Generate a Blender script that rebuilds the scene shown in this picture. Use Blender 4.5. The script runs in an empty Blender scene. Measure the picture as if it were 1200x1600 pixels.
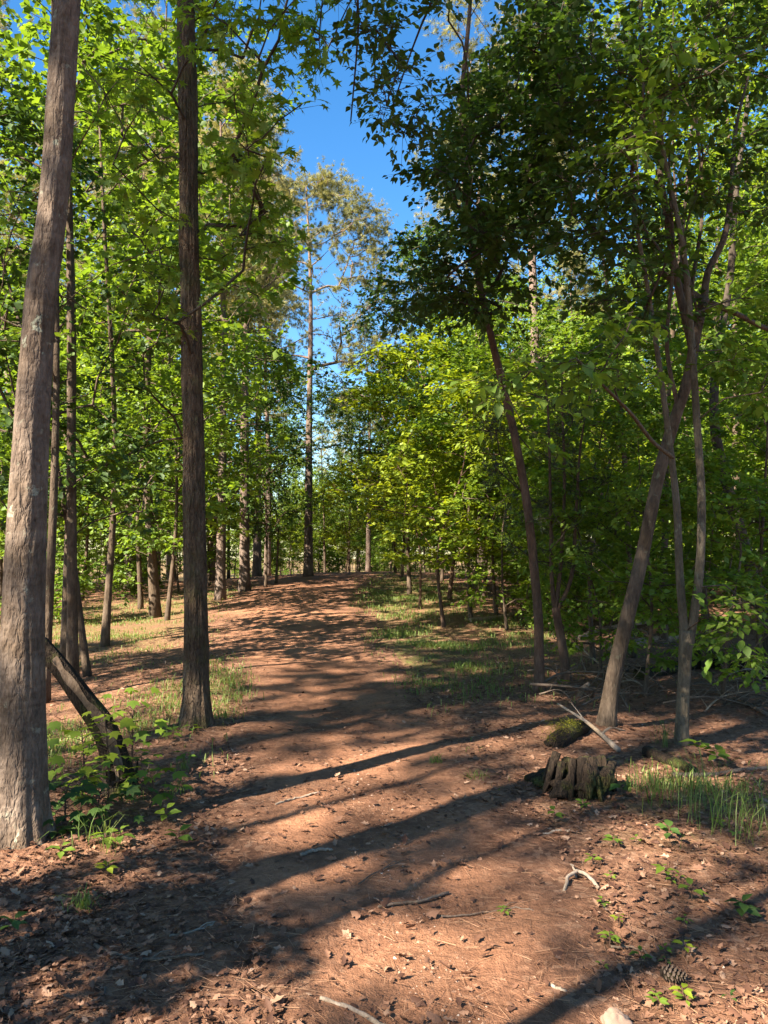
import bpy, math, random
import numpy as np
from mathutils import Matrix, Vector

random.seed(7)
RNG = np.random.default_rng(7)
scene = bpy.context.scene
COL = scene.collection

# ------------------------------------------------------------------ camera
EYE = 1.60
PITCH = math.radians(2.5)
FPX = 1200.0
cam_d = bpy.data.cameras.new("camera")
cam = bpy.data.objects.new("camera", cam_d)
COL.objects.link(cam)
cam.location = (0, 0, EYE)
cam.rotation_euler = (math.radians(90) + PITCH, 0, 0)
cam_d.sensor_fit = 'VERTICAL'
cam_d.sensor_height = 24.0
cam_d.lens = 18.0
cam_d.clip_start = 0.05
cam_d.clip_end = 1000
scene.camera = cam

# ------------------------------------------------------------------ light
SUN_EL = math.radians(39)
SUN_H = np.array([-0.765, -0.644])
SUN_H = SUN_H / np.linalg.norm(SUN_H)
SUN_V = np.array([SUN_H[0] * math.cos(SUN_EL), SUN_H[1] * math.cos(SUN_EL), math.sin(SUN_EL)])
world = bpy.data.worlds.new("World")
scene.world = world
world.use_nodes = True
wn = world.node_tree
wn.nodes.clear()
wo = wn.nodes.new('ShaderNodeOutputWorld')
bg = wn.nodes.new('ShaderNodeBackground')
sky = wn.nodes.new('ShaderNodeTexSky')
sky.sky_type = 'NISHITA'
sky.sun_disc = False
sky.sun_elevation = SUN_EL
sky.sun_rotation = math.atan2(SUN_H[0], SUN_H[1])
sky.air_density = 1.0
sky.dust_density = 0.25
sky.ozone_density = 2.2
hs = wn.nodes.new('ShaderNodeHueSaturation')
hs.inputs['Saturation'].default_value = 1.32
wn.links.new(sky.outputs[0], hs.inputs['Color'])
wn.links.new(hs.outputs[0], bg.inputs[0])
bg.inputs[1].default_value = 0.056
wn.links.new(bg.outputs[0], wo.inputs[0])

sd = bpy.data.lights.new("sun", 'SUN')
sd.energy = 5.0
sd.angle = math.radians(0.53)
sd.color = (1.0, 0.90, 0.74)
so = bpy.data.objects.new("sun", sd)
COL.objects.link(so)
so.rotation_euler = Vector(SUN_V).to_track_quat('Z', 'Y').to_euler()

scene.view_settings.view_transform = 'Standard'
scene.view_settings.look = 'None'
scene.view_settings.gamma = 1.0
scene.view_settings.use_curve_mapping = False
scene.view_settings.exposure = 2.48
scene.render.engine = 'CYCLES'
cy = scene.cycles
cy.max_bounces = 8
cy.diffuse_bounces = 4
cy.glossy_bounces = 2
cy.transmission_bounces = 4
cy.transparent_max_bounces = 4
cy.use_denoising = True
cy.caustics_reflective = False
cy.caustics_refractive = False


# ------------------------------------------------------------------ helpers
def smooth(t):
    t = np.clip(t, 0, 1)
    return t * t * (3 - 2 * t)


_PERM = np.random.default_rng(3).random((64, 64, 64))


def vnoise(x, y, z):
    """smooth lattice noise in -1..1"""
    x, y, z = np.broadcast_arrays(np.asarray(x, float), np.asarray(y, float), np.asarray(z, float))
    xi, yi, zi = np.floor(x).astype(int), np.floor(y).astype(int), np.floor(z).astype(int)
    fx, fy, fz = x - xi, y - yi, z - zi
    fx, fy, fz = [f * f * (3 - 2 * f) for f in (fx, fy, fz)]
    r = 0
    for a in (0, 1):
        for b in (0, 1):
            for c in (0, 1):
                w = (fx if a else 1 - fx) * (fy if b else 1 - fy) * (fz if c else 1 - fz)
                r = r + w * _PERM[(xi + a) & 63, (yi + b) & 63, (zi + c) & 63]
    return r * 2 - 1


def fbm(x, y, z, o=3):
    r, a = 0, 1.0
    for k in range(o):
        r = r + a * vnoise(x * 2 ** k + 7.3 * k, y * 2 ** k + 3.1 * k, z * 2 ** k + 5.7 * k)
        a *= 0.5
    return r


# rays of the photograph, to find where things stand
def ray(px, py):
    u = (px - 600) / FPX
    v = (800 - py) / FPX
    return np.array([u, math.cos(PITCH) - v * math.sin(PITCH), math.sin(PITCH) + v * math.cos(PITCH)])


def at(px, py, d):
    """point d metres ahead seen at px, py"""
    r = ray(px, py)
    r = r / r[1] * d
    return np.array([r[0], r[1], r[2] + EYE])


def to_px(P):
    P = np.asarray(P, float)
    q = P - np.array([0, 0, EYE])
    f = q[..., 1] * math.cos(PITCH) + q[..., 2] * math.sin(PITCH)
    u = q[..., 0] / np.maximum(f, 1e-3)
    v = (-q[..., 1] * math.sin(PITCH) + q[..., 2] * math.cos(PITCH)) / np.maximum(f, 1e-3)
    return 600 + u * FPX, 800 - v * FPX, f


def terrain(x, y):
    """the lie of the land without the small relief"""
    x, y = np.asarray(x, float), np.asarray(y, float)
    z = 0.46 * smooth((y - 8) / 22.0)
    b = np.maximum(0, y - 31)
    z = z - 2.6 * (1 - np.exp(-b * b / (14 + b) * 0.035))
    left = np.maximum(0, -x - 2.1 - 0.02 * np.maximum(0, y))
    z = z - 0.085 * left * smooth((y - 2) / 5.0) * np.exp(-left / 22.0)
    right = np.maximum(0, x - 2.2)
    z = z - 0.02 * right * np.exp(-right / 15.0)
    z = z + 0.16 * vnoise(x * 0.16 + 9, y * 0.16 + 4, 0.5) * smooth((np.hypot(x, y) - 7) / 12)
    z = z + 0.035 * vnoise(x * 0.7 + 3, y * 0.7 + 1, 2.5)
    return z


def gp(px, py):
    """where the ray through px, py meets the ground"""
    r = ray(px, py)
    t = np.geomspace(1.5, 160, 9000)
    P = r[None] * t[:, None] + np.array([0, 0, EYE])
    below = P[:, 2] < terrain(P[:, 0], P[:, 1])
    i = int(np.argmax(below)) if below.any() else len(t) - 1
    return np.array([P[i, 0], P[i, 1], float(terrain(P[i, 0], P[i, 1]))])


# the trail: its edges followed along the photograph, then carried on both ways
_rows = [(1600, 400, 1040), (1450, 310, 1000), (1330, 280, 930), (1200, 318, 800), (1120, 345, 710), (1060, 340, 650),
         (1000, 305, 614), (955, 312, 604), (925, 350, 597), (902, 408, 588)]
_ty, _tl, _tr = [], [], []
for py, a, b in _rows:
    A, B = gp(a, py), gp(b, py)
    _ty.append((A[1] + B[1]) / 2)
    _tl.append(A[0])
    _tr.append(B[0])
_ty = [-14.0, 0.5] + _ty + [48.0]
_tl = [_tl[0] - 0.6, _tl[0] - 0.15] + _tl + [_tl[-1] - 1.0]
_tr = [_tr[0] + 0.4, _tr[0] + 0.1] + _tr + [_tr[-1] + 0.5]


def trail_u(x, y):
    l = np.interp(y, _ty, _tl)
    r = np.interp(y, _ty, _tr)
    return (x - (l + r) / 2) / ((r - l) / 2)


FEET = [(-1.92, 4.16, .085, .32), (-1.64, 6.76, .07, .30), (1.91, 6.71, .05, .25), (2.37, 6.2, .045, .22), (1.69, 8.44, .04, .22), (2.12, 8.99, .05, .25)]


def relief(x, y):
    d = np.hypot(x, y)
    k = 1 - smooth((d - 5) / 14)
    foot = 0
    for fx, fy, h, r in FEET:
        foot = foot + h * np.exp(-((x - fx) ** 2 + (y - fy) ** 2) / (r * r))
    return foot + k * (0.014 * vnoise(x * 2.6, y * 2.6, 1.1) + 0.008 * vnoise(x * 6.5, y * 6.5, 4.2))


def ground_z(x, y):
    return terrain(x, y) + relief(x, y)


class Geo:
    """collects vertices, faces, a random value per vertex and material slots; becomes one mesh"""

    def __init__(self):
        self.v, self.r, self.t, self.q, self.tm, self.qm, self.n = [], [], [], [], [], [], 0

    def add(self, V, tris=None, quads=None, rnd=0.5, mat=0):
        V = np.asarray(V, float).reshape(-1, 3)
        self.v.append(V)
        self.r.append(np.broadcast_to(np.asarray(rnd, float), (len(V),)))
        if tris is not None and len(tris):
            self.t.append(np.asarray(tris, int) + self.n)
            self.tm.append(np.full(len(tris), mat))
        if quads is not None and len(quads):
            self.q.append(np.asarray(quads, int) + self.n)
            self.qm.append(np.full(len(quads), mat))
        self.n += len(V)

    def tube(self, P, R, sides=6, rnd=0.5, mat=0, cap=True):
        P = np.asarray(P, float)
        n = len(P)
        R = np.broadcast_to(np.asarray(R, float), (n,))
        T = np.gradient(P, axis=0)
        T /= np.linalg.norm(T, axis=1)[:, None] + 1e-9
        ref = np.array([1.0, 0, 0]) if abs(T[0, 0]) < 0.8 else np.array([0, 1.0, 0])
        A = np.cross(T, ref)
        A /= np.linalg.norm(A, axis=1)[:, None] + 1e-9
        B = np.cross(T, A)
        th = np.linspace(0, 2 * math.pi, sides, endpoint=False)
        V = P[:, None] + R[:, None, None] * (np.cos(th)[None, :, None] * A[:, None] + np.sin(th)[None, :, None] * B[:, None])
        i = np.arange(n - 1)[:, None] * sides
        j = np.arange(sides)[None]
        j2 = (j + 1) % sides
        Q = np.stack([i + j, i + j2, i + sides + j2, i + sides + j], -1).reshape(-1, 4)
        V = V.reshape(-1, 3)
        tr = []
        if cap:
            V = np.vstack([V, P[:1] - T[:1] * R[0] * .2, P[-1:] + T[-1:] * R[-1] * .4])
            for k in range(sides):
                tr.append((n * sides, (k + 1) % sides, k))
                tr.append((n * sides + 1, (n - 1) * sides + k, (n - 1) * sides + (k + 1) % sides))
        self.add(V, tr, Q, rnd, mat)

    def mesh(self, name, mats, smooth_shade=True):
        me = bpy.data.meshes.new(name)
        V = np.vstack(self.v)
        R = np.concatenate(self.r)
        T = np.vstack(self.t) if self.t else np.zeros((0, 3), int)
        Q = np.vstack(self.q) if self.q else np.zeros((0, 4), int)
        me.vertices.add(len(V))
        me.vertices.foreach_set('co', V.astype(np.float32).ravel())
        me.loops.add(T.size + Q.size)
        me.loops.foreach_set('vertex_index', np.concatenate([T.ravel(), Q.ravel()]).astype(np.int32))
        me.polygons.add(len(T) + len(Q))
        st = np.concatenate([np.arange(len(T)) * 3, T.size + np.arange(len(Q)) * 4]).astype(np.int32)
        me.polygons.foreach_set('loop_start', st)
        mi = np.concatenate(self.tm + self.qm).astype(np.int32)
        me.polygons.foreach_set('material_index', mi)
        me.polygons.foreach_set('use_smooth', np.full(len(mi), smooth_shade, dtype=bool))
        me.update(calc_edges=True)
        a = me.attributes.new('rnd', 'FLOAT', 'POINT')
        a.data.foreach_set('value', R.astype(np.float32))
        for m in (mats if isinstance(mats, (list, tuple)) else [mats]):
            me.materials.append(m)
        return me


def link(name, me, parent=None, loc=None, kind=None):
    o = bpy.data.objects.new(name, me)
    COL.objects.link(o)
    if parent is not None:
        o.parent = parent
    if loc is not None:
        o.location = loc
    if kind:
        o['kind'] = kind
    return o


def tag(o, label, cat, group=None):
    o['label'] = label
    o['category'] = cat
    if group:
        o['group'] = group
    return o


def thing(name, label, cat, loc=(0, 0, 0), group=None):
    o = bpy.data.objects.new(name, None)
    o.empty_display_size = 0.2
    COL.objects.link(o)
    o.location = Vector([float(c) for c in loc])
    return tag(o, label, cat, group)


def copy_thing(root, loc, rz=0.0, sc=1.0, label=None, group=None, tilt=(0, 0)):
    c = root.copy()
    COL.objects.link(c)
    c.location = Vector([float(k) for k in loc])
    c.rotation_euler = (tilt[0], tilt[1], rz)
    c.scale = (sc, sc, sc)
    if label:
        c['label'] = label
    if group:
        c['group'] = group
    for ch in list(root.children):
        d = ch.copy()
        COL.objects.link(d)
        d.parent = c
    return c


# ------------------------------------------------------------------ materials
def new_mat(name):
    m = bpy.data.materials.new(name)
    m.use_nodes = True
    nt = m.node_tree
    nt.nodes.clear()
    out = nt.nodes.new('ShaderNodeOutputMaterial')
    return m, nt, out


def N(nt, kind, **kw):
    n = nt.nodes.new(kind)
    for k, v in kw.items():
        setattr(n, k, v)
    return n


def ramp(nt, fac, stops):
    r = N(nt, 'ShaderNodeValToRGB')
    e = r.color_ramp.elements
    while len(e) > 1:
        e.remove(e[-1])
    e[0].position = stops[0][0]
    e[0].color = (*stops[0][1], 1)
    for p, c in stops[1:]:
        k = e.new(p)
        k.color = (*c, 1)
    if fac is not None:
        nt.links.new(fac, r.inputs[0])
    return r.outputs[0]


def mix(nt, fac, a, b, mode='MIX'):
    m = N(nt, 'ShaderNodeMix', data_type='RGBA', blend_type=mode)
    for sock, v in ((m.inputs['Factor'], fac), (m.inputs[6], a), (m.inputs[7], b)):
        if hasattr(v, 'links') or hasattr(v, 'is_linked'):
            nt.links.new(v, sock)
        elif isinstance(v, (int, float)):
            sock.default_value = v
        else:
            sock.default_value = (*v, 1)
    return m.outputs[2]


def noise(nt, vec, scale, detail=4, rough=0.55, dist=0.0):
    n = N(nt, 'ShaderNodeTexNoise')
    n.inputs['Scale'].default_value = scale
    n.inputs['Detail'].default_value = detail
    n.inputs['Roughness'].default_value = rough
    n.inputs['Distortion'].default_value = dist
    if vec is not None:
        nt.links.new(vec, n.inputs['Vector'])
    return n.outputs['Fac']


def mapping(nt, vec, scale):
    m = N(nt, 'ShaderNodeMapping')
    m.inputs['Scale'].default_value = scale
    nt.links.new(vec, m.inputs['Vector'])
    return m.outputs[0]


def attr(nt, name='rnd'):
    a = N(nt, 'ShaderNodeAttribute')
    a.attribute_name = name
    return a.outputs['Fac']


def math_n(nt, op, a, b=0.5):
    m = N(nt, 'ShaderNodeMath', operation=op)
    for i, v in enumerate((a, b)):
        if isinstance(v, (int, float)):
            m.inputs[i].default_value = v
        else:
            nt.links.new(v, m.inputs[i])
    return m.outputs[0]


def leaf_mat(name, dark, mid, light, trans=0.5, tcol=1.5, gloss=0.022, rough=0.6):
    """leaf: diffuse front, light let through from behind, a thin waxy shine; colour differs leaf by leaf and tree by tree"""
    m, nt, out = new_mat(name)
    oi = N(nt, 'ShaderNodeObjectInfo')
    f = math_n(nt, 'ADD', math_n(nt, 'MULTIPLY', attr(nt), 0.72), math_n(nt, 'MULTIPLY', oi.outputs['Random'], 0.28))
    c = ramp(nt, f, [(0.0, dark), (0.5, mid), (1.0, light)])
    d = N(nt, 'ShaderNodeBsdfDiffuse')
    nt.links.new(c, d.inputs[0])
    t = N(nt, 'ShaderNodeBsdfTranslucent')
    tc = mix(nt, 1.0, c, (tcol * 1.12, tcol, tcol * 0.55), 'MULTIPLY')
    nt.links.new(tc, t.inputs[0])
    x = N(nt, 'ShaderNodeMixShader')
    x.inputs[0].default_value = trans
    nt.links.new(d.outputs[0], x.inputs[1])
    nt.links.new(t.outputs[0], x.inputs[2])
    g = N(nt, 'ShaderNodeBsdfGlossy')
    g.inputs['Roughness'].default_value = rough
    g.inputs[0].default_value = (1, 1, 1, 1)
    y = N(nt, 'ShaderNodeMixShader')
    y.inputs[0].default_value = gloss
    nt.links.new(x.outputs[0], y.inputs[1])
    nt.links.new(g.outputs[0], y.inputs[2])
    nt.links.new(y.outputs[0], out.inputs[0])
    return m


def bark_mat(name, dark, mid, light, lichen=None, lichen_amt=0.0, xy=14.0, zs=2.2, bump=0.5, furrow=0.0, top=None, moss=0.0, band=0.0):
    m, nt, out = new_mat(name)
    tc = N(nt, 'ShaderNodeTexCoord')
    ob = tc.outputs['Object']
    st = mapping(nt, ob, (xy, xy, zs))
    n1 = noise(nt, st, 1.0, 6, 0.62, 0.6)
    n2 = noise(nt, ob, 3.1, 3)
    n3 = noise(nt, mapping(nt, ob, (xy * 4, xy * 4, zs * 6)), 1.0, 4, 0.6)
    c = ramp(nt, n1, [(0.28, dark), (0.5, mid), (0.72, light)])
    c = mix(nt, 0.35, c, ramp(nt, n3, [(0.3, dark), (0.7, light)]))
    c = mix(nt, ramp(nt, n2, [(0.45, (0, 0, 0)), (0.65, (1, 1, 1))]), c, mix(nt, 1.0, c, (0.74, 0.70, 0.62), 'MULTIPLY'))
    h = math_n(nt, 'ADD', math_n(nt, 'MULTIPLY', n1, 1.0), math_n(nt, 'MULTIPLY', n3, 0.35))
    if furrow:
        vo = N(nt, 'ShaderNodeTexVoronoi', feature='DISTANCE_TO_EDGE')
        wv = mapping(nt, ob, (xy * 1.5, xy * 1.5, zs * 1.2))
        nz = N(nt, 'ShaderNodeTexNoise')
        nz.inputs['Scale'].default_value = 2.0
        nt.links.new(wv, nz.inputs['Vector'])
        av = N(nt, 'ShaderNodeVectorMath', operation='ADD')
        nt.links.new(wv, av.inputs[0])
        nt.links.new(nz.outputs['Color'], av.inputs[1])
        nt.links.new(av.outputs[0], vo.inputs['Vector'])
        vo.inputs['Scale'].default_value = 1.0
        e = ramp(nt, vo.outputs['Distance'], [(0.0, (0, 0, 0)), (0.22, (1, 1, 1))])
        h = math_n(nt, 'ADD', h, math_n(nt, 'MULTIPLY', e, furrow))
    if band:
        b1 = noise(nt, mapping(nt, ob, (2.0, 2.0, 16.0)), 1.0, 3, 0.6, 0.4)
        c = mix(nt, math_n(nt, 'MULTIPLY', ramp(nt, b1, [(0.5, (0, 0, 0)), (0.75, (1, 1, 1))]), band), c, light)
    if lichen:
        l1 = noise(nt, ob, 9.0, 5, 0.7, 0.3)
        l0 = noise(nt, ob, 1.3, 2)
        k = math_n(nt, 'MULTIPLY', ramp(nt, l1, [(0.60, (0, 0, 0)), (0.66, (1, 1, 1))]), ramp(nt, l0, [(0.42, (0, 0, 0)), (0.6, (1, 1, 1))]))
        c = mix(nt, math_n(nt, 'MULTIPLY', k, lichen_amt), c, lichen)
    if moss:
        l2 = noise(nt, ob, 4.0, 6, 0.75)
        k = ramp(nt, l2, [(0.5, (0, 0, 0)), (0.62, (1, 1, 1))])
        c = mix(nt, math_n(nt, 'MULTIPLY', k, moss), c, (0.09, 0.10, 0.02))
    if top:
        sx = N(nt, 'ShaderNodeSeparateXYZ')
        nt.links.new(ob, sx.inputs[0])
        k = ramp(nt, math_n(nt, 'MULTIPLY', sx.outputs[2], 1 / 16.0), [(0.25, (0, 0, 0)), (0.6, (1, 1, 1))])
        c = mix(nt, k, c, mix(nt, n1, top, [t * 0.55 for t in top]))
    p = N(nt, 'ShaderNodeBsdfPrincipled')
    nt.links.new(c, p.inputs['Base Color'])
    p.inputs['Roughness'].default_value = 0.9
    p.inputs['Specular IOR Level'].default_value = 0.2
    bp = N(nt, 'ShaderNodeBump')
    bp.inputs['Strength'].default_value = bump
    bp.inputs['Distance'].default_value = 0.018
    nt.links.new(h, bp.inputs['Height'])
    nt.links.new(bp.outputs[0], p.inputs['Normal'])
    nt.links.new(p.outputs[0], out.inputs[0])
    return m


def plain_mat(name, stops, rough=0.85, trans=0.0):
    m, nt, out = new_mat(name)
    c = ramp(nt, attr(nt), stops)
    p = N(nt, 'ShaderNodeBsdfPrincipled')
    tc = N(nt, 'ShaderNodeTexCoord')
    nz = noise(nt, tc.outputs['Object'], 40, 3)
    c = mix(nt, 0.5, c, mix(nt, nz, mix(nt, 1.0, c, (0.6, 0.6, 0.6), 'MULTIPLY'), mix(nt, 1.0, c, (1.35, 1.3, 1.25), 'MULTIPLY')))
    nt.links.new(c, p.inputs['Base Color'])
    p.inputs['Roughness'].default_value = rough
    p.inputs['Specular IOR Level'].default_value = 0.25
    s = p.outputs[0]
    if trans:
        t = N(nt, 'ShaderNodeBsdfTranslucent')
        nt.links.new(c, t.inputs[0])
        x = N(nt, 'ShaderNodeMixShader')
        x.inputs[0].default_value = trans
        nt.links.new(s, x.inputs[1])
        nt.links.new(t.outputs[0], x.inputs[2])
        s = x.outputs[0]
    nt.links.new(s, out.inputs[0])
    return m


def soil_mat(name, trail):
    m, nt, out = new_mat(name)
    tc = N(nt, 'ShaderNodeTexCoord')
    ob = tc.outputs['Object']
    big = noise(nt, ob, 0.45, 5, 0.6)
    midn = noise(nt, ob, 2.6, 6, 0.65)
    fine = noise(nt, ob, 28, 6, 0.7)
    grit = noise(nt, ob, 120, 3, 0.6)
    vo = N(nt, 'ShaderNodeTexVoronoi')
    vo.inputs['Scale'].default_value = 34
    nt.links.new(ob, vo.inputs['Vector'])
    flake = vo.outputs['Color']
    sp = N(nt, 'ShaderNodeSeparateColor')
    nt.links.new(flake, sp.inputs[0])
    litter = ramp(nt, sp.outputs[0], [(0.0, (0.06, 0.029, 0.017)), (0.4, (0.14, 0.066, 0.037)), (0.75, (0.23, 0.115, 0.067)), (1.0, (0.36, 0.22, 0.14))])
    litter = mix(nt, 0.45, litter, ramp(nt, fine, [(0.3, (0.07, 0.038, 0.026)), (0.7, (0.30, 0.155, 0.095))]))
    dirt = ramp(nt, midn, [(0.25, (0.19, 0.084, 0.046)), (0.5, (0.29, 0.138, 0.073)), (0.75, (0.38, 0.203, 0.115))])
    dirt = mix(nt, 0.55, dirt, ramp(nt, fine, [(0.3, (0.11, 0.048, 0.028)), (0.55, (0.28, 0.132, 0.075)), (0.8, (0.46, 0.27, 0.175))]))
    if trail:
        k = math_n(nt, 'ADD', math_n(nt, 'MULTIPLY', attr(nt), 1.0), math_n(nt, 'MULTIPLY', math_n(nt, 'SUBTRACT', midn, 0.5), 1.6))
        k = math_n(nt, 'ADD', k, math_n(nt, 'MULTIPLY', math_n(nt, 'SUBTRACT', big, 0.5), 1.0))
        f = ramp(nt, k, [(0.25, (0, 0, 0)), (0.7, (1, 1, 1))])
        c = mix(nt, f, litter, dirt)
        wear = noise(nt, ob, 1.15, 5, 0.62, 0.8)
        c = mix(nt, ramp(nt, wear, [(0.40, (1, 1, 1)), (0.54, (0, 0, 0))]), c, mix(nt, 0.72, c, mix(nt, 1.0, litter, (0.62, 0.58, 0.56), 'MULTIPLY')))
        c = mix(nt, math_n(nt, 'MULTIPLY', ramp(nt, wear, [(0.56, (0, 0, 0)), (0.72, (1, 1, 1))]), 0.5), c, mix(nt, 1.0, c, (1.30, 1.27, 1.22), 'MULTIPLY'))
    else:
        f = ramp(nt, big, [(0.35, (0, 0, 0)), (0.7, (1, 1, 1))])
        c = mix(nt, math_n(nt, 'MULTIPLY', f, 0.45), litter, dirt)
        g = math_n(nt, 'MULTIPLY', attr(nt), ramp(nt, midn, [(0.40, (0, 0, 0)), (0.62, (1, 1, 1))]))
        c = mix(nt, math_n(nt, 'MULTIPLY', g, 0.75), c, ramp(nt, fine, [(0.3, (0.07, 0.085, 0.02)), (0.7, (0.19, 0.21, 0.06))]))
    p = N(nt, 'ShaderNodeBsdfPrincipled')
    nt.links.new(c, p.inputs['Base Color'])
    p.inputs['Roughness'].default_value = 0.93
    p.inputs['Specular IOR Level'].default_value = 0.15
    h = math_n(nt, 'ADD', math_n(nt, 'MULTIPLY', fine, 1.0), math_n(nt, 'MULTIPLY', grit, 0.35))
    if not trail:
        h = math_n(nt, 'ADD', h, math_n(nt, 'MULTIPLY', sp.outputs[1], 0.5))
    bp = N(nt, 'ShaderNodeBump')
    bp.inputs['Strength'].default_value = 0.9
    bp.inputs['Distance'].default_value = 0.03
    nt.links.new(h, bp.inputs['Height'])
    nt.links.new(bp.outputs[0], p.inputs['Normal'])
    nt.links.new(p.outputs[0], out.inputs[0])
    return m


M = {}
M['ground'] = soil_mat('leaf_litter_soil', False)
M['trail'] = soil_mat('red_clay_dirt', True)
M['bark_big'] = bark_mat('smooth_grey_brown_bark', (0.038, 0.025, 0.018), (0.118, 0.082, 0.060), (0.215, 0.165, 0.130), (0.34, 0.35, 0.26), 0.85, 15, 6.0, 1.0, 0.35, band=0.45)
M['bark_rough'] = bark_mat('furrowed_brown_bark', (0.026, 0.016, 0.010), (0.085, 0.056, 0.036), (0.20, 0.140, 0.092), (0.20, 0.19, 0.09), 0.4, 17, 5.0, 1.0, 0.9, moss=0.25)
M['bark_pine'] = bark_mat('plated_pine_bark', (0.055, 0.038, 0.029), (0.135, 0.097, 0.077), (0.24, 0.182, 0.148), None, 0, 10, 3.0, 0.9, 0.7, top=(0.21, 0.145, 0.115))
M['bark_wood'] = bark_mat('woodland_bark', (0.030, 0.020, 0.013), (0.080, 0.056, 0.039), (0.155, 0.114, 0.080), (0.22, 0.23, 0.15), 0.5, 14, 4.0, 0.7, 0.3)
M['bark_pale'] = bark_mat('pale_lichened_bark', (0.04, 0.030, 0.020), (0.10, 0.078, 0.053), (0.185, 0.150, 0.105), (0.25, 0.26, 0.17), 0.6, 18, 6.0, 0.7, 0.3)
M['bark_red'] = bark_mat('reddish_young_bark', (0.036, 0.020, 0.013), (0.092, 0.054, 0.036), (0.17, 0.108, 0.076), None, 0, 20, 5.0, 0.6, 0.2)
M['bark_dark'] = bark_mat('dark_branch_bark', (0.024, 0.018, 0.013), (0.055, 0.042, 0.031), (0.10, 0.078, 0.058), None, 0, 24, 4.0, 0.6, 0.2)
M['dead_wood'] = bark_mat('weathered_dead_wood', (0.13, 0.085, 0.055), (0.26, 0.18, 0.12), (0.42, 0.32, 0.235), None, 0, 26, 2.4, 0.8, 0.0)
M['rotten'] = bark_mat('rotten_dark_wood', (0.007, 0.005, 0.003), (0.019, 0.012, 0.008), (0.055, 0.036, 0.023), None, 0, 18, 5, 1.0, 0.6, moss=0.5)
M['snag_wood'] = bark_mat('brown_stripped_wood', (0.055, 0.034, 0.021), (0.125, 0.082, 0.053), (0.23, 0.165, 0.115), None, 0, 26, 2.4, 0.8, 0.0)
M['twig'] = bark_mat('bleached_twig', (0.13, 0.095, 0.07), (0.25, 0.19, 0.145), (0.40, 0.33, 0.265), None, 0, 30, 8, 0.5)
M['twig_dark'] = bark_mat('brown_twig', (0.06, 0.042, 0.032), (0.125, 0.088, 0.066), (0.21, 0.16, 0.12), None, 0, 30, 8, 0.5)
M['leaf_gum'] = leaf_mat('star_leaf_green', (0.065, 0.110, 0.010), (0.130, 0.210, 0.016), (0.225, 0.305, 0.026))
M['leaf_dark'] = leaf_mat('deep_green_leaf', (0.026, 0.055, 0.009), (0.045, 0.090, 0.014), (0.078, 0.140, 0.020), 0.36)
M['leaf_mid'] = leaf_mat('woodland_leaf', (0.052, 0.098, 0.010), (0.108, 0.185, 0.017), (0.195, 0.280, 0.028))
M['leaf_yellow'] = leaf_mat('young_yellow_green_leaf', (0.10, 0.150, 0.008), (0.175, 0.235, 0.012), (0.275, 0.320, 0.022), 0.45)
M['needle'] = leaf_mat('pine_needles', (0.14, 0.148, 0.055), (0.26, 0.258, 0.105), (0.40, 0.365, 0.175), 0.4, 1.2, 0.02)
M['cedar'] = leaf_mat('dark_scale_foliage', (0.030, 0.042, 0.014), (0.052, 0.068, 0.022), (0.085, 0.098, 0.035), 0.2, 1.1, 0.03)
M['grass'] = leaf_mat('grass_blade', (0.055, 0.105, 0.014), (0.11, 0.170, 0.028), (0.22, 0.25, 0.075), 0.35)
M['fallen'] = plain_mat('dry_fallen_leaf', [(0.0, (0.06, 0.028, 0.018)), (0.4, (0.135, 0.064, 0.038)), (0.8, (0.24, 0.125, 0.076)), (1.0, (0.36, 0.23, 0.155))], 0.7, 0.12)
M['straw'] = plain_mat('pine_straw', [(0.0, (0.12, 0.055, 0.03)), (0.5, (0.25, 0.125, 0.07)), (1.0, (0.40, 0.235, 0.14))], 0.7)
M['stone'] = plain_mat('quartz_gravel', [(0.0, (0.12, 0.065, 0.042)), (0.6, (0.25, 0.145, 0.095)), (0.9, (0.36, 0.245, 0.18)), (1.0, (0.48, 0.40, 0.34))], 0.75)
M['moss'] = leaf_mat('bright_moss', (0.05, 0.055, 0.006), (0.10, 0.10, 0.012), (0.18, 0.165, 0.024), 0.15, 1.0, 0.0)

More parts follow.
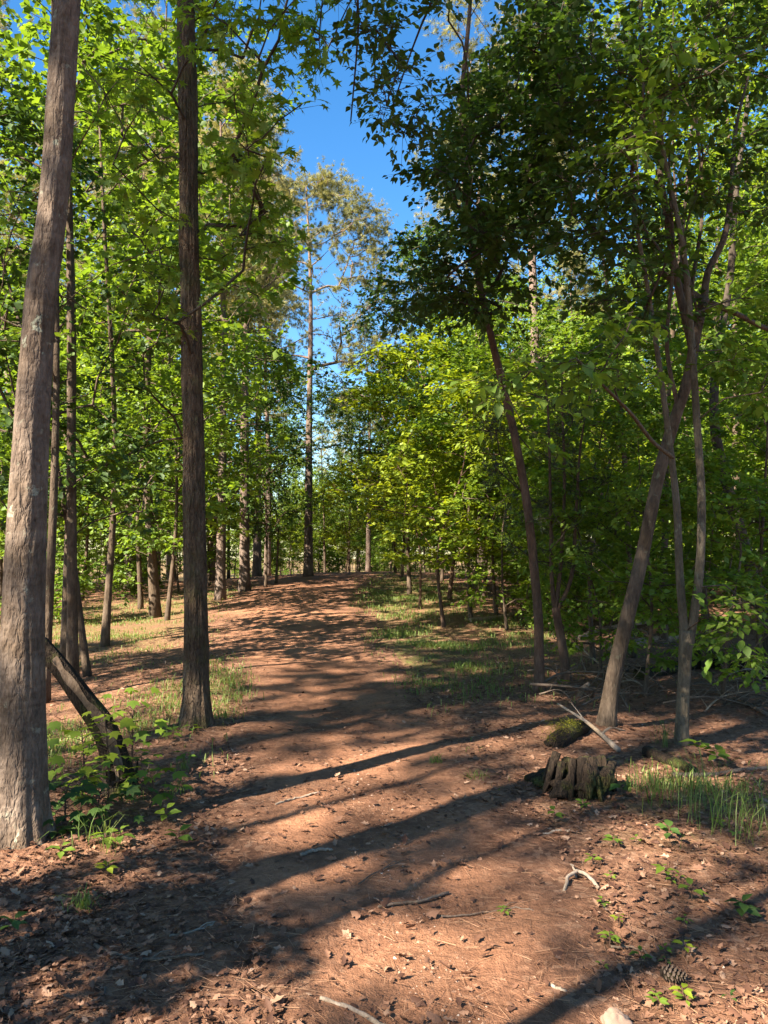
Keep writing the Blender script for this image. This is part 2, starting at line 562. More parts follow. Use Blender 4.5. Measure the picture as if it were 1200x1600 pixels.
# ------------------------------------------------------------------ leaf shapes: x across, y along, z up; unit length
LEAF = {
    'far': (np.array([[0, 0, 0], [-.36, .48, .07], [0, 1, -.05], [.36, .48, .07]], float), [(0, 3, 2), (0, 2, 1)]),
    'oval': (np.array([[0, 0, 0], [-.21, .24, .04], [-.27, .52, .06], [0, 1, -.14], [.27, .52, .06], [.21, .24, .04], [0, .45, -.01]], float),
             [(0, 6, 1), (1, 6, 2), (2, 6, 3), (3, 6, 4), (4, 6, 5), (5, 6, 0)]),
    'star': (np.array([[0, .30, .03], [0, 0, 0], [-.17, .16, .02], [-.52, .08, -.08], [-.22, .36, .03], [-.50, .66, -.08], [-.14, .54, .03], [0, 1.0, -.10],
                       [.14, .54, .03], [.50, .66, -.08], [.22, .36, .03], [.52, .08, -.08], [.17, .16, .02]], float),
             [(0, i, i + 1) if i < 12 else (0, 12, 1) for i in range(1, 13)]),
    'maple': (np.array([[0, .36, .02], [0, 0, 0], [-.22, .10, .0], [-.50, .22, -.06], [-.34, .42, .03], [-.52, .72, -.07], [-.20, .66, .03], [0, 1.0, -.12],
                        [.20, .66, .03], [.52, .72, -.07], [.34, .42, .03], [.50, .22, -.06], [.22, .10, 0]], float),
              [(0, i, i + 1) if i < 12 else (0, 12, 1) for i in range(1, 13)]),
    'dry': (np.array([[0, 0, .02], [-.24, .18, .12], [-.14, .34, .05], [-.30, .52, .16], [-.16, .68, .08], [0, 1, .15], [.16, .68, .10], [.30, .52, .20], [.14, .34, .06], [.24, .18, .14], [0, .45, 0]], float),
            [(10, i + 1, i) if i < 9 else (10, 0, 9) for i in range(10)]),
}


def _needles(seed, n=12, w=0.035):
    r = np.random.default_rng(seed)
    V, F = [], []
    for k in range(n):
        a, e = r.uniform(0, 6.28), r.uniform(0.15, 1.2)
        d = np.array([math.cos(a) * math.sin(e), math.cos(e), math.sin(a) * math.sin(e)])
        s = np.cross(d, [0.3, 0.2, 1.0])
        s /= np.linalg.norm(s)
        L = r.uniform(.7, 1.0)
        V += [s * w, -s * w, d * L]
        F.append((3 * k, 3 * k + 1, 3 * k + 2))
    return np.array(V), F


LEAF['tuft'] = _needles(5, 16, 0.030)
LEAF['spray'] = _needles(8, 9, 0.05)


def unit(v):
    return v / (np.linalg.norm(v, axis=-1, keepdims=True) + 1e-9)


def add_leaves(g, kind, P, D, U, S, rnd, mat=0):
    """leaves at P pointing along D with their faces towards U"""
    TV, TF = LEAF[kind]
    TF = np.array(TF)
    D = unit(D)
    X = unit(np.cross(D, U))
    Z = np.cross(X, D)
    V = P[:, None] + S[:, None, None] * (TV[None, :, :1] * X[:, None] + TV[None, :, 1:2] * D[:, None] + TV[None, :, 2:] * Z[:, None])
    n, k = len(P), len(TV)
    F = (TF[None] + (np.arange(n) * k)[:, None, None]).reshape(-1, 3)
    g.add(V.reshape(-1, 3), F, None, np.repeat(rnd, k), mat)


def add_twigs(g, A, B, r0, mat=0, rnd=0.5):
    """three-sided straight twigs from A to B"""
    D = unit(B - A)
    X = unit(np.cross(D, np.array([0.21, 0.37, 0.9])))
    Y = np.cross(D, X)
    V = []
    for P, rr in ((A, r0), (B, r0 * 0.4)):
        for t in (0, 2.094, 4.189):
            V.append(P + rr * (math.cos(t) * X + math.sin(t) * Y))
    V = np.stack(V, 1)
    F = np.array([(0, 1, 4, 3), (1, 2, 5, 4), (2, 0, 3, 5)])
    n = len(A)
    g.add(V.reshape(-1, 3), None, (F[None] + (np.arange(n) * 6)[:, None, None]).reshape(-1, 4), rnd, mat)


def spline(P, n):
    """smooth path through the points"""
    P = np.asarray(P, float)
    if len(P) == 2:
        P = np.vstack([P[0], P.mean(0), P[1]])
    L = np.concatenate([[0], np.cumsum(np.linalg.norm(np.diff(P, axis=0), axis=1))])
    Pm = np.vstack([2 * P[0] - P[1], P, 2 * P[-1] - P[-2]])
    out = []
    for s in np.linspace(0, L[-1], n):
        i = min(int(np.searchsorted(L, s, 'right')) - 1, len(P) - 2)
        t = (s - L[i]) / max(L[i + 1] - L[i], 1e-9)
        a, b, c, d = Pm[i], Pm[i + 1], Pm[i + 2], Pm[i + 3]
        out.append(0.5 * ((2 * b) + (c - a) * t + (2 * a - 5 * b + 4 * c - d) * t * t + (3 * b - a - 3 * c + d) * t ** 3))
    return np.array(out)


def grow(stems, targets, rng, tip=0.004, up=0.35, step=0.3, wob=0.06, power=0.47, maxr=0.6):
    """join every target to the nearest wood already there; returns the branch paths with radii, and each end with its direction"""
    pos, par, own, rad0 = [], [], [], []
    for P, R in stems:
        for i in range(len(P)):
            par.append(len(pos) - 1 if i else -1)
            pos.append(P[i])
            own.append(0)
            rad0.append(R[i])
    nstem = len(pos)
    base = np.array(pos)
    dist = np.array([np.min(np.linalg.norm(base - t, axis=1)) for t in targets])
    cap = len(pos) + len(targets) * 14
    A = np.zeros((cap, 3))
    A[:nstem] = base
    n = nstem
    par = par + [0] * (cap - nstem)
    paths, ends = [], []
    for k in np.argsort(dist):
        t = targets[k]
        dv = t - A[:n]
        d = np.linalg.norm(dv, axis=1)
        cost = d + 0.7 * np.maximum(0, A[:n, 2] - t[2] + 0.25 * d)
        j = int(np.argmin(cost))
        L = d[j]
        m = int(np.clip(L / step, 2, 9))
        s = np.linspace(0, 1, m + 1)[1:]
        mid = (A[j] + t) / 2 + np.array([0, 0, up * L * 0.3]) + rng.normal(0, wob * L, 3)
        c = ((1 - s) ** 2)[:, None] * A[j] + (2 * s * (1 - s))[:, None] * mid + (s ** 2)[:, None] * t
        c[:-1] += rng.normal(0, wob * L / m, (m - 1, 3))
        idx = [j]
        for q in range(m):
            A[n] = c[q]
            par[n] = idx[-1]
            idx.append(n)
            n += 1
        paths.append(idx)
        ends.append((t, unit(c[-1] - (c[-2] if m > 1 else A[j]))))
    cnt = np.zeros(n)
    for idx in paths:
        cnt[idx[-1]] += 1
    for i in range(n - 1, nstem - 1, -1):
        if par[i] >= 0:
            cnt[par[i]] += cnt[i]
    R = tip * np.maximum(cnt, 1) ** power
    out = []
    for idx in paths:
        r = R[idx].copy()
        if idx[0] < nstem:
            r[0] = min(r[1] * 1.25, rad0[idx[0]] * maxr)
            r[1:] = np.minimum(r[1:], r[0])
        else:
            r[0] = min(r[0], r[1] * 1.3)
        out.append((A[idx], r))
    return out, np.array([e[0] for e in ends]), np.array([e[1] for e in ends])


def foliage(g, kind, E, D, rng, twigs=5, tl=(.22, .5), per=8, size=(.07, .11), flat=0.45, droop=0.25, mat=0, tmat=1, twig_r=0.0, tint=None, level=0.35):
    """short twigs round every branch end and leaves along them; returns the arrays of the leaves"""
    n = len(E)
    Dt = unit(np.repeat(D, twigs, 0) * 0.55 + rng.normal(0, 1, (n * twigs, 3)) * np.array([1, 1, flat]))
    L = rng.uniform(*tl, n * twigs)
    A = np.repeat(E, twigs, 0) - np.repeat(D, twigs, 0) * rng.uniform(0, .25, (n * twigs, 1))
    B = A + Dt * L[:, None] - np.array([0, 0, 1]) * (droop * L * 0.5)[:, None]
    if twig_r:
        add_twigs(g, A, B, twig_r, tmat)
    t = rng.uniform(0.2, 1.05, (n * twigs, per))
    P = A[:, None] + (B - A)[:, None] * t[..., None] + rng.normal(0, .02, (n * twigs, per, 3))
    side = unit(np.cross(Dt, [0, 0, 1.0]))
    sg = rng.choice([-1, 1], (n * twigs, per))
    F = Dt[:, None] * rng.uniform(.3, 1.0, (n * twigs, per, 1)) + side[:, None] * (sg * rng.uniform(.3, 1.1, (n * twigs, per)))[..., None]
    F = F + rng.normal(0, .3, F.shape) - np.array([0, 0, 1]) * droop
    U = rng.normal(0, level, F.shape) + np.array([0, 0, 1.0])
    S = rng.uniform(size[0] * .8, size[1] * 1.12, (n * twigs, per)) * (0.65 + 0.35 * np.minimum(1, (1.15 - t) * 2))
    c = rng.uniform(0, 1, (n, 1, 1)) * 0.6 + rng.uniform(0, 1, (n, twigs, per)) * 0.4
    P, F, U, S, c = P.reshape(-1, 3), F.reshape(-1, 3), U.reshape(-1, 3), S.ravel(), c.ravel()
    if tint is not None:
        c = np.clip(c + tint(P), 0, 1)
    if g is not None:
        if kind:
            add_leaves(g, kind, P, F, U, S, c, mat)
    return P, F, U, S, c


_leafmesh = {}


def leaf_mesh(kind, mat, k):
    key = (kind, mat, k)
    if key not in _leafmesh:
        g = Geo()
        V, F = LEAF[kind]
        g.add(V, F, None, (k + 0.5) / 5)
        _leafmesh[key] = g.mesh('leaf_shape', M[mat])
    return _leafmesh[key]


def leaf_parts(root, base, kind, mat, P, F, U, S, c, name='leaf'):
    D = unit(F)
    X = unit(np.cross(D, U))
    Z = np.cross(X, D)
    for i in range(len(P)):
        o = bpy.data.objects.new(name, leaf_mesh(kind, mat, int(min(4, c[i] * 5))))
        COL.objects.link(o)
        o.parent = root
        s = S[i]
        o.matrix_basis = Matrix(((X[i, 0] * s, D[i, 0] * s, Z[i, 0] * s, P[i, 0] - base[0]), (X[i, 1] * s, D[i, 1] * s, Z[i, 1] * s, P[i, 1] - base[1]),
                                 (X[i, 2] * s, D[i, 2] * s, Z[i, 2] * s, P[i, 2] - base[2]), (0, 0, 0, 1)))


def show_largest(P, S, n):
    """mask of the n leaves that show largest in the picture"""
    x, y, f = to_px(P)
    ok = (x > -10) & (x < 1210) & (y > -10) & (y < 1610) & (f > 0.5)
    score = np.where(ok, S / np.maximum(f, .3), 0)
    m = np.zeros(len(P), bool)
    m[np.argsort(-score)[:n]] = True
    return m & ok


def bark_trunk(g, P, R, sides, rng, furrow=0.0, lump=0.03, flare=0.5, flare_h=0.17, freq=9.0, zf=1.6, mat=0):
    """a trunk with real bark relief, root flare and slow swelling"""
    P = np.asarray(P, float)
    n = len(P)
    T = np.gradient(P, axis=0)
    T = unit(T)
    A = unit(np.cross(T, np.array([0, 1.0, 0])))
    B = np.cross(T, A)
    th = np.linspace(0, 2 * math.pi, sides, endpoint=False)
    L = np.concatenate([[0], np.cumsum(np.linalg.norm(np.diff(P, axis=0), axis=1))])
    s0 = rng.uniform(0, 40)
    ct, st, zz = np.cos(th)[None], np.sin(th)[None], L[:, None]
    r = np.repeat(np.asarray(R, float)[:, None], sides, 1)
    lob = 0.5 + 0.5 * vnoise(ct * 1.6 + s0, st * 1.6, 3.3) + 0.35 * vnoise(ct * 4 + s0, st * 4, 1.3)
    r = r * (1 + flare * np.exp(-zz / flare_h) * (0.35 + lob))
    r = r * (1 + lump * fbm(ct * 1.3 + s0, st * 1.3, zz * 0.9, 3))
    if furrow:
        f = vnoise(ct * freq * .5 + s0, st * freq * .5 + vnoise(ct * 2, st * 2, zz * 2) * .8, zz * zf)
        f2 = vnoise(ct * freq + s0, st * freq, zz * zf * 2.3 + 7)
        r = r + furrow * (np.abs(f) * 1.3 - 0.5) + furrow * 0.5 * f2
    V = P[:, None] + r[..., None] * (ct[..., None] * A[:, None] + st[..., None] * B[:, None])
    i = np.arange(n - 1)[:, None] * sides
    j = np.arange(sides)[None]
    j2 = (j + 1) % sides
    Q = np.stack([i + j, i + sides + j, i + sides + j2, i + j2], -1).reshape(-1, 4)
    V = np.vstack([V.reshape(-1, 3), P[-1:]])
    top = [((n - 1) * sides + k, n * sides, (n - 1) * sides + (k + 1) % sides) for k in range(sides)]
    g.add(V, top, Q, 0.5, mat)


# ------------------------------------------------------------------ the ground and the trail
def grass_mask(x, y):
    u = trail_u(x, y)
    k = 0.0
    # verge right of the trail near the crest, middle verge, hollow left of the trail, between trunk and trail
    for cx, cy, rx, ry, w in GRASS:
        k = np.maximum(k, w * np.exp(-(((x - cx) / rx) ** 2 + ((y - cy) / ry) ** 2)))
    return np.maximum(k * smooth((np.abs(u) - 0.55) / 0.4), .95 * smooth((np.hypot(x, y) - 38) / 14))


GRASS = []
for px, py, rx, ry, w in [(625, 925, 1.4, 6.5, 1.5), (655, 1010, 0.9, 2.2, 1.5), (650, 1035, .8, 1.4, 1.3), (190, 992, 2.2, 2.6, .75), (250, 955, 3.5, 5.0, .6), (385, 1060, .7, 1.6, .5), (300, 1090, .8, 1.0, .4),
                          (360, 1120, 0.35, .5, .4), (760, 985, 1.6, 2.5, .6), (1130, 1270, .7, .5, .6), (120, 1150, .8, 1.2, .4)]:
    p_ = gp(px, py)
    GRASS.append((p_[0], p_[1], rx, ry, w))


def build_ground():
    rr = np.geomspace(0.35, 230, 430)
    th = np.concatenate([np.radians(np.arange(-38, 38, 0.24)), np.radians(np.arange(38, 322, 4.0))])
    R, T = np.meshgrid(rr, th, indexing='ij')
    X, Y = R * np.sin(T), R * np.cos(T)
    Z = ground_z(X, Y)
    inside = smooth((1.0 - np.abs(trail_u(X, Y))) / 0.25) * (Y < 44) * (Y > -12)
    Z = Z - 0.03 * inside
    n, m = X.shape
    V = np.stack([X, Y, Z], -1).reshape(-1, 3)
    i = np.arange(n - 1)[:, None] * m
    j = np.arange(m)[None]
    j2 = (j + 1) % m
    Q = np.stack([i + j, i + j2, i + m + j2, i + m + j], -1)[..., ::-1].reshape(-1, 4)
    g = Geo()
    gm = grass_mask(X, Y).ravel()
    V = np.vstack([V, [[0, 0, float(ground_z(0., 0.)) - .03]]])
    tr = [(n * m, (k + 1) % m, k) for k in range(m)]
    g.add(V, tr, Q, np.append(gm, 0))
    return link('ground', g.mesh('ground', M['ground']), kind='structure')


def build_trail():
    ys = np.concatenate([np.linspace(-12, 1.2, 60), np.geomspace(1.25, 44, 420)])
    us = np.linspace(-1.12, 1.12, 110)
    Yg, Ug = np.meshgrid(ys, us, indexing='ij')
    l = np.interp(Yg, _ty, _tl)
    r = np.interp(Yg, _ty, _tr)
    X = (l + r) / 2 + Ug * (r - l) / 2
    edge = smooth((np.abs(Ug) - 0.72 + 0.16 * vnoise(X * 1.7, Yg * 1.7, 8.8)) / 0.35)
    Z = ground_z(X, Yg) + 0.010 - 0.05 * edge - 0.02 * (1 - Ug ** 2) * smooth(1 - np.abs(Ug)) + 0.004 * vnoise(X * 14, Yg * 14, .3) * (np.hypot(X, Yg) < 9)
    n, m = X.shape
    i = np.arange(n - 1)[:, None] * m
    j = np.arange(m - 1)[None]
    Q = np.stack([i + j, i + j + 1, i + m + j + 1, i + m + j], -1).reshape(-1, 4)
    g = Geo()
    g.add(np.stack([X, Yg, Z], -1).reshape(-1, 3), None, Q, np.clip(1.15 - np.abs(Ug) * 1.1, 0, 1).ravel())
    return link('trail', g.mesh('trail', M['trail']), kind='structure')


build_ground()
build_trail()


def stand(x, y):
    return np.array([x, y, float(terrain(x, y))])


# ------------------------------------------------------------------ tree kinds of the wood, each built once and copied
def broadleaf(name, seed, H, cb, cr, nclus, twigs, per, size, leafmat, label, barkmat='bark_wood', r0=0.16, kind='far', flat=0.5, lean=0.3, tip=0.006, tw=(.3, .75), level=0.45):
    rng = np.random.default_rng(seed)
    P = spline([(0, 0, -0.15), (rng.normal(0, .1), rng.normal(0, .1), H * .3), (rng.normal(0, lean), rng.normal(0, lean), H * .65), (rng.normal(0, lean), rng.normal(0, lean), H * .93)], 26)
    R = r0 * (1 - 0.88 * (np.arange(26) / 25) ** 0.9)
    t = rng.uniform(0, 1, nclus) ** 0.85
    z = cb + (H - cb) * t
    prof = np.sin(np.clip(0.12 + 0.86 * t, 0, 1) * math.pi) ** 0.7
    a = rng.uniform(0, 2 * math.pi, nclus)
    rr = cr * prof * np.sqrt(rng.uniform(.08, 1, nclus)) * (1 + 0.3 * np.sin(a * 3 + seed) * np.sin(z * 1.1 + seed))
    ax = np.stack([np.interp(z, P[:, 2], P[:, 0]), np.interp(z, P[:, 2], P[:, 1])], 1)
    E = np.stack([ax[:, 0] + rr * np.cos(a), ax[:, 1] + rr * np.sin(a), z], 1)
    keep = P[:, 2] > cb * 0.7
    paths, e, d = grow([(P[keep], R[keep])], E, rng, tip=tip)
    g = Geo()
    g.tube(np.vstack([P[0], P]), np.concatenate([[R[0] * 1.5], R * (1 + .35 * np.exp(-np.maximum(P[:, 2], 0) / .3))]), 9)
    for p, r in paths:
        g.tube(p, r, 4, cap=False)
    f = Geo()
    foliage(f, kind, e, d, rng, twigs, tw, per, size, flat=flat, level=level)
    root = thing(name, label, 'tree')
    link('trunk', g.mesh('trunk', M[barkmat]), root)
    c = link('crown', f.mesh('crown', M[leafmat]), root)
    return root


def pine(name, seed, H, cb, cr, nclus, label, r0=0.2, per=7):
    rng = np.random.default_rng(seed)
    P = spline([(0, 0, -0.15), (rng.normal(0, .06), rng.normal(0, .06), H * .35), (rng.normal(0, .15), rng.normal(0, .15), H * .7), (rng.normal(0, .2), rng.normal(0, .2), H * .98)], 30)
    R = r0 * (1 - 0.86 * (np.arange(30) / 29) ** 1.1)
    t = rng.uniform(0, 1, nclus) ** 0.9
    z = cb + (H - cb) * t
    prof = (1 - t ** 2.4) * (0.6 + 0.4 * np.minimum(1, t * 3)) + 0.14
    nl = 11
    la = rng.uniform(0, 6.28, nl)
    a = la[rng.integers(0, nl, nclus)] + rng.normal(0, .25, nclus)
    rr = cr * prof * np.sqrt(rng.uniform(.06, 1, nclus)) * (0.85 + 0.2 * np.sin(a * 2 + z * 1.4 + seed))
    ax = np.stack([np.interp(z, P[:, 2], P[:, 0]), np.interp(z, P[:, 2], P[:, 1])], 1)
    E = np.stack([ax[:, 0] + rr * np.cos(a), ax[:, 1] + rr * np.sin(a), z + 0.16 * rr], 1)
    keep = P[:, 2] > cb * 0.85
    paths, e, d = grow([(P[keep], R[keep])], E, rng, tip=0.008, up=0.1, wob=.08)
    g = Geo()
    g.tube(np.vstack([P[0], P]), np.concatenate([[R[0] * 1.5], R * (1 + .3 * np.exp(-np.maximum(P[:, 2], 0) / .3))]), 10)
    for p, r in paths:
        g.tube(p, r, 4, cap=False)
    for k in range(14):
        zz = rng.uniform(cb * .45, cb)
        aa = rng.uniform(0, 6.28)
        b = np.array([np.interp(zz, P[:, 2], P[:, 0]), np.interp(zz, P[:, 2], P[:, 1]), zz])
        q = b + np.array([math.cos(aa), math.sin(aa), rng.uniform(-.3, .3)]) * rng.uniform(.4, 1.5)
        g.tube(spline([b, (b + q) / 2 + rng.normal(0, .06, 3), q], 5), np.linspace(.022, .006, 5), 4, cap=False)
    f = Geo()
    foliage(f, 'tuft', e, d, rng, 6, (.25, .8), per, (.13, .22), flat=0.7, droop=-0.1, level=1.0)
    root = thing(name, label, 'tree')
    link('trunk', g.mesh('trunk', M['bark_pine']), root)
    link('crown', f.mesh('crown', M['needle']), root)
    return root


HIDE = []   # the first of each kind is moved to a place of its own later
kinds = {
    'tall1': broadleaf('woodland_tree', 11, 17, 4.5, 3.6, 230, 6, 10, (.11, .17), 'leaf_mid', 'x', r0=.125),
    'tall2': broadleaf('woodland_tree', 12, 15, 3.2, 3.2, 230, 6, 10, (.11, .17), 'leaf_gum', 'x', r0=.105),
    'tall3': broadleaf('woodland_tree', 13, 19, 6.5, 3.8, 230, 6, 10, (.11, .17), 'leaf_mid', 'x', r0=.15),
    'mid1': broadleaf('woodland_tree', 14, 9.5, 1.9, 2.5, 190, 6, 9, (.10, .15), 'leaf_mid', 'x', r0=.058),
    'mid2': broadleaf('woodland_tree', 15, 8.0, 1.4, 2.3, 180, 6, 9, (.10, .15), 'leaf_gum', 'x', r0=.05, flat=.3),
    'mid3': broadleaf('woodland_tree', 16, 10.5, 2.4, 2.4, 190, 6, 9, (.10, .15), 'leaf_dark', 'x', r0=.062),
    'low1': broadleaf('understory_tree', 17, 4.6, 1.15, 1.7, 105, 6, 8, (.085, .13), 'leaf_yellow', 'x', r0=.035, flat=.25, tip=.004, tw=(.2, .5), level=.3, barkmat='bark_red'),
    'low2': broadleaf('understory_tree', 18, 3.6, 0.5, 1.5, 110, 6, 8, (.08, .12), 'leaf_gum', 'x', r0=.03, flat=.25, tip=.004, tw=(.2, .5), level=.3, barkmat='bark_wood'),
    'low3': broadleaf('understory_tree', 19, 5.4, 1.4, 1.8, 115, 6, 8, (.085, .13), 'leaf_mid', 'x', r0=.04, flat=.3, tip=.004, tw=(.2, .5), level=.35),
    'bush': broadleaf('shrub', 20, 1.7, 0.15, 1.1, 80, 6, 7, (.07, .11), 'leaf_mid', 'x', r0=.018, flat=.5, tip=.003, tw=(.15, .4)),
    'pine1': pine('pine_tree', 31, 15.0, 7.6, 4.9, 290, 'x', .17, 7),
    'pine2': pine('pine_tree', 32, 20, 10.5, 3.2, 170, 'x', .21, 8),
    'pine3': pine('pine_tree', 33, 15, 8.0, 2.6, 130, 'x', .15, 8),
}
kinds['open1'] = broadleaf('woodland_tree', 41, 17, 6.8, 3.4, 85, 5, 9, (.10, .15), 'leaf_gum', 'x', r0=.09)
kinds['open2'] = broadleaf('woodland_tree', 42, 15, 5.2, 3.0, 80, 5, 9, (.10, .15), 'leaf_mid', 'x', r0=.08)
kinds['column'] = broadleaf('woodland_tree', 43, 14.5, 8.0, 1.9, 190, 6, 9, (.10, .15), 'leaf_mid', 'x', r0=.13)
kinds['pole'] = broadleaf('woodland_tree', 44, 18, 11.0, 2.2, 60, 5, 8, (.10, .15), 'leaf_gum', 'x', r0=.078)
kinds['bush']['category'] = 'shrub'
_used = set()


def plant(kind, x, y, label, group=None, sc=1.0, rz=None, tilt=(0, 0), z=None):
    loc = stand(x, y)
    rz = random.uniform(0, 6.28) if rz is None else rz
    proto = kinds[kind]
    if kind not in _used:
        _used.add(kind)
        proto.location = Vector(loc)
        proto.rotation_euler = (tilt[0], tilt[1], rz)
        proto.scale = (sc,) * 3
        proto['label'] = label
        if group:
            proto['group'] = group
        return proto
    c = copy_thing(proto, loc, rz, sc, label, None, tilt)
    if 'group' in c.keys():
        del c['group']
    if group:
        c['group'] = group
    return c


def plant_px(kind, px, d, label, group=None, **kw):
    x = (px - 600) / FPX * d
    return plant(kind, x, d, label, group, **kw)

#@@FOREST
# ------------------------------------------------------------------ the wood: trees that can be picked out one by one
def base_x(px, d):
    return (px - 600) / FPX * d


for kind, px, d, sc, label in [
    ('pine1', 482, 28.4, 1.0, 'tall straight pine standing alone at the crest beside the trail'),
    ('pine2', 383, 23.0, .78, 'slim pinkish pine with a bare trunk, before the crest pine'),
    ('pine3', 345, 21.0, .95, 'mottled grey pine just past the dark furrowed trunk'),
    ('pine2', 402, 38.0, 1.05, 'taller pine rising behind the slim pinkish pine'),
    ('pine1', 205, 27.0, 1.15, 'pine with its pink upper trunk showing in a sky gap between the two near trunks'),
    ('pine3', 232, 33.0, 1.35, 'thinner pine close behind the pink-trunked pine in the sky gap'),
    ('pine2', 60, 24.0, 1.0, 'leaning pine glimpsed past the pale near trunk', ),
    ('pine1', 560, 62.0, 1.0, 'distant pine showing its top over the far end of the trail'),
    ('pine1', 418, 42.0, 1.15, 'broad-crowned pine behind and beside the crest pine'),
    ('pine2', 752, 31.0, 1.02, 'pine whose olive top peeks over the dark leaf canopy'),
    ('pine3', 840, 24.0, 1.4, 'pine with a sunlit pink trunk seen through a hole in the dark canopy'),
    ('pine2', 575, 39.0, .64, 'thick dark pine trunk past the crest of the trail'),
]:
    plant_px(kind, px, d, label, rz=px * .37, sc=sc, tilt=((0.0, 0.12) if px == 60 else (0, 0)))

for kind, px, d, sc, label in [
    ('pole', 118, 9.75, .90, 'dark slender tree with a bending trunk, behind the gap right of the pale trunk'),
    ('pole', 106, 10.8, .95, 'thin straight grey tree close beside the bending one'),
    ('open2', 74, 8.4, .7, 'narrow grey tree almost hidden behind the pale trunk'),
    ('mid1', 166, 13.4, 1.2, 'pale straight young tree beside the hollow of sunlit grass'),
    ('mid3', 140, 10.1, .8, 'thin black tree leaning over beside the hollow'),
    ('tall3', 245, 18.0, .85, 'grey tree with a dark base at the far side of the grassy hollow'),
    ('mid2', 262, 17.0, 1.1, 'slim grey double-looking tree right of the grassy hollow'),
    ('mid1', 222, 20.0, 1.15, 'sunlit pale tree standing behind the grassy hollow'),
    ('mid3', 416, 24.0, .75, 'small dark-stemmed tree between the slim pine and the crest pine'),
    ('mid1', 432, 26.0, .8, 'young leafy tree just before the crest pine'),
    ('tall2', 508, 42.0, .70, 'thin tree just past the crest pine at the trail'),
    ('tall1', 545, 44.0, .62, 'dark thin tree in the row past the crest'),
    ('mid3', 618, 31.0, .85, 'slender pinkish tree on the grass verge by the crest'),
    ('mid1', 628, 26.3, .82, 'bare-stemmed young tree on the sunlit grass verge'),
    ('mid3', 640, 20.5, .95, 'tree with twin dark stems leaning over the verge'),
    ('low1', 656, 17.2, .95, 'short dark-stemmed understory tree at the verge corner'),
    ('low1', 694, 14.3, 1.02, 'bright yellow-green young tree with a pale foot by the verge'),
    ('low3', 735, 15.2, 1.05, 'sunlit green understory tree behind the pale-footed young tree'),
    ('low1', 775, 16.2, 1.15, 'tall yellow-green sapling among thin stems at the wood edge'),
    ('low2', 792, 13.9, .95, 'low leafy sapling among the thin stems at the wood edge'),
    ('low1', 700, 19.0, 1.45, 'broad sunlit yellow-green tree arching over the verge'),
    ('mid2', 755, 19.5, .95, 'bright leafy tree filling the wood edge'),
    ('mid1', 690, 25.0, .95, 'leafy tree set back from the verge'),
]:
    plant_px(kind, px, d, label, rz=px * .61, sc=sc, tilt=((0.05, 0.16) if px == 140 else (0, 0)))

for kind, px, d, sc, label in [
    ('pole', 985, 11.0, .62, 'dark thin tree in the shade just behind the leaning tree'),
    ('pole', 1034, 12.6, .8, 'shaded tree trunk standing between the leaning and forked trees'),
    ('pole', 1098, 10.2, .6, 'slim dark tree in the tangle right behind the forked tree'),
    ('low3', 925, 10.6, .9, 'slender leafy sapling in the shade between the cedar and leaning tree'),
    ('low3', 1003, 8.4, .62, 'thin shaded sapling just behind the foot of the leaning tree'),
    ('low2', 1122, 8.0, .75, 'low sapling with spreading leaves right behind the pale forked tree'),
    ('low3', 1180, 8.9, .8, 'leafy sapling beside the black crooked trunk at the log end'),
    ('low2', 935, 9.6, .7, 'small leafy sapling in the gap left of the leaning tree'),
    ('mid1', 1225, 13.5, .8, 'mid-height tree past the crooked black trunk'),
]:
    plant_px(kind, px, d, label, rz=px * .83, sc=sc, tilt=(.05 * math.sin(px), .06 * math.cos(px)))

SPOTS = []


def free(x, y, r):
    for a, b, c in SPOTS:
        if (x - a) ** 2 + (y - b) ** 2 < (r + c) ** 2:
            return False
    SPOTS.append((x, y, r))
    return True


def clear_of_sky(x, y, h, cr):
    px = 600 + x / y * FPX
    rp = cr * 0.85 * FPX / y
    top = 852 - (h - 1.6) / y * FPX
    return not (px + rp > 485 and px - rp < 665 and top < 470)


HT = {'tall1': 17, 'tall2': 15, 'tall3': 19, 'mid1': 9.5, 'mid2': 8, 'mid3': 10.5, 'low1': 4.6, 'low2': 3.6, 'low3': 5.4, 'pine1': 17.5, 'pine2': 20, 'pine3': 15, 'bush': 1.7, 'open1': 17, 'open2': 15, 'pole': 18, 'column': 14.5}
CR = {'tall1': 3.6, 'tall2': 3.2, 'tall3': 3.8, 'mid1': 2.5, 'mid2': 2.3, 'mid3': 2.4, 'low1': 1.7, 'low2': 1.5, 'low3': 1.8, 'pine1': 3, 'pine2': 3, 'pine3': 2.3, 'bush': 1.1, 'open1': 3.4, 'open2': 3, 'pole': 2.2, 'column': 1.9}


LIT = [(-2.8, 28.4, 13), (-2.8, 28.4, 10), (1.0, 15, .5), (.6, 25, .5), (-.3, 9.8, 0), (2.6, 14, 3), (2.4, 16, 4.5), (1.9, 19, 5), (1.2, 17, 2), (-5, 15, .2), (-3.5, 22, 8), (-6, 20, 6), (-6, 18, 3), (-2, 24, .3), (5, 22, 8), (-1, 45, 3), (1, 50, 4), (0, 60, 3), (-9, 28, 8), (-5, 34, 5), (-10, 22, 4), (6, 17, 3), (-1.9, 4.1, 2.2), (2.2, 13, 1.5), (3.2, 15, 2), (5, 16, 3), (7, 18, 6), (4, 13, 6), (3, 22, 7), (8, 24, 9)]
CBS = {'tall1': .26, 'tall2': .2, 'tall3': .34, 'mid1': .2, 'mid2': .17, 'mid3': .22, 'pine1': .5, 'pine2': .52, 'pine3': .52, 'open1': .4, 'open2': .35, 'pole': .58, 'column': .5}


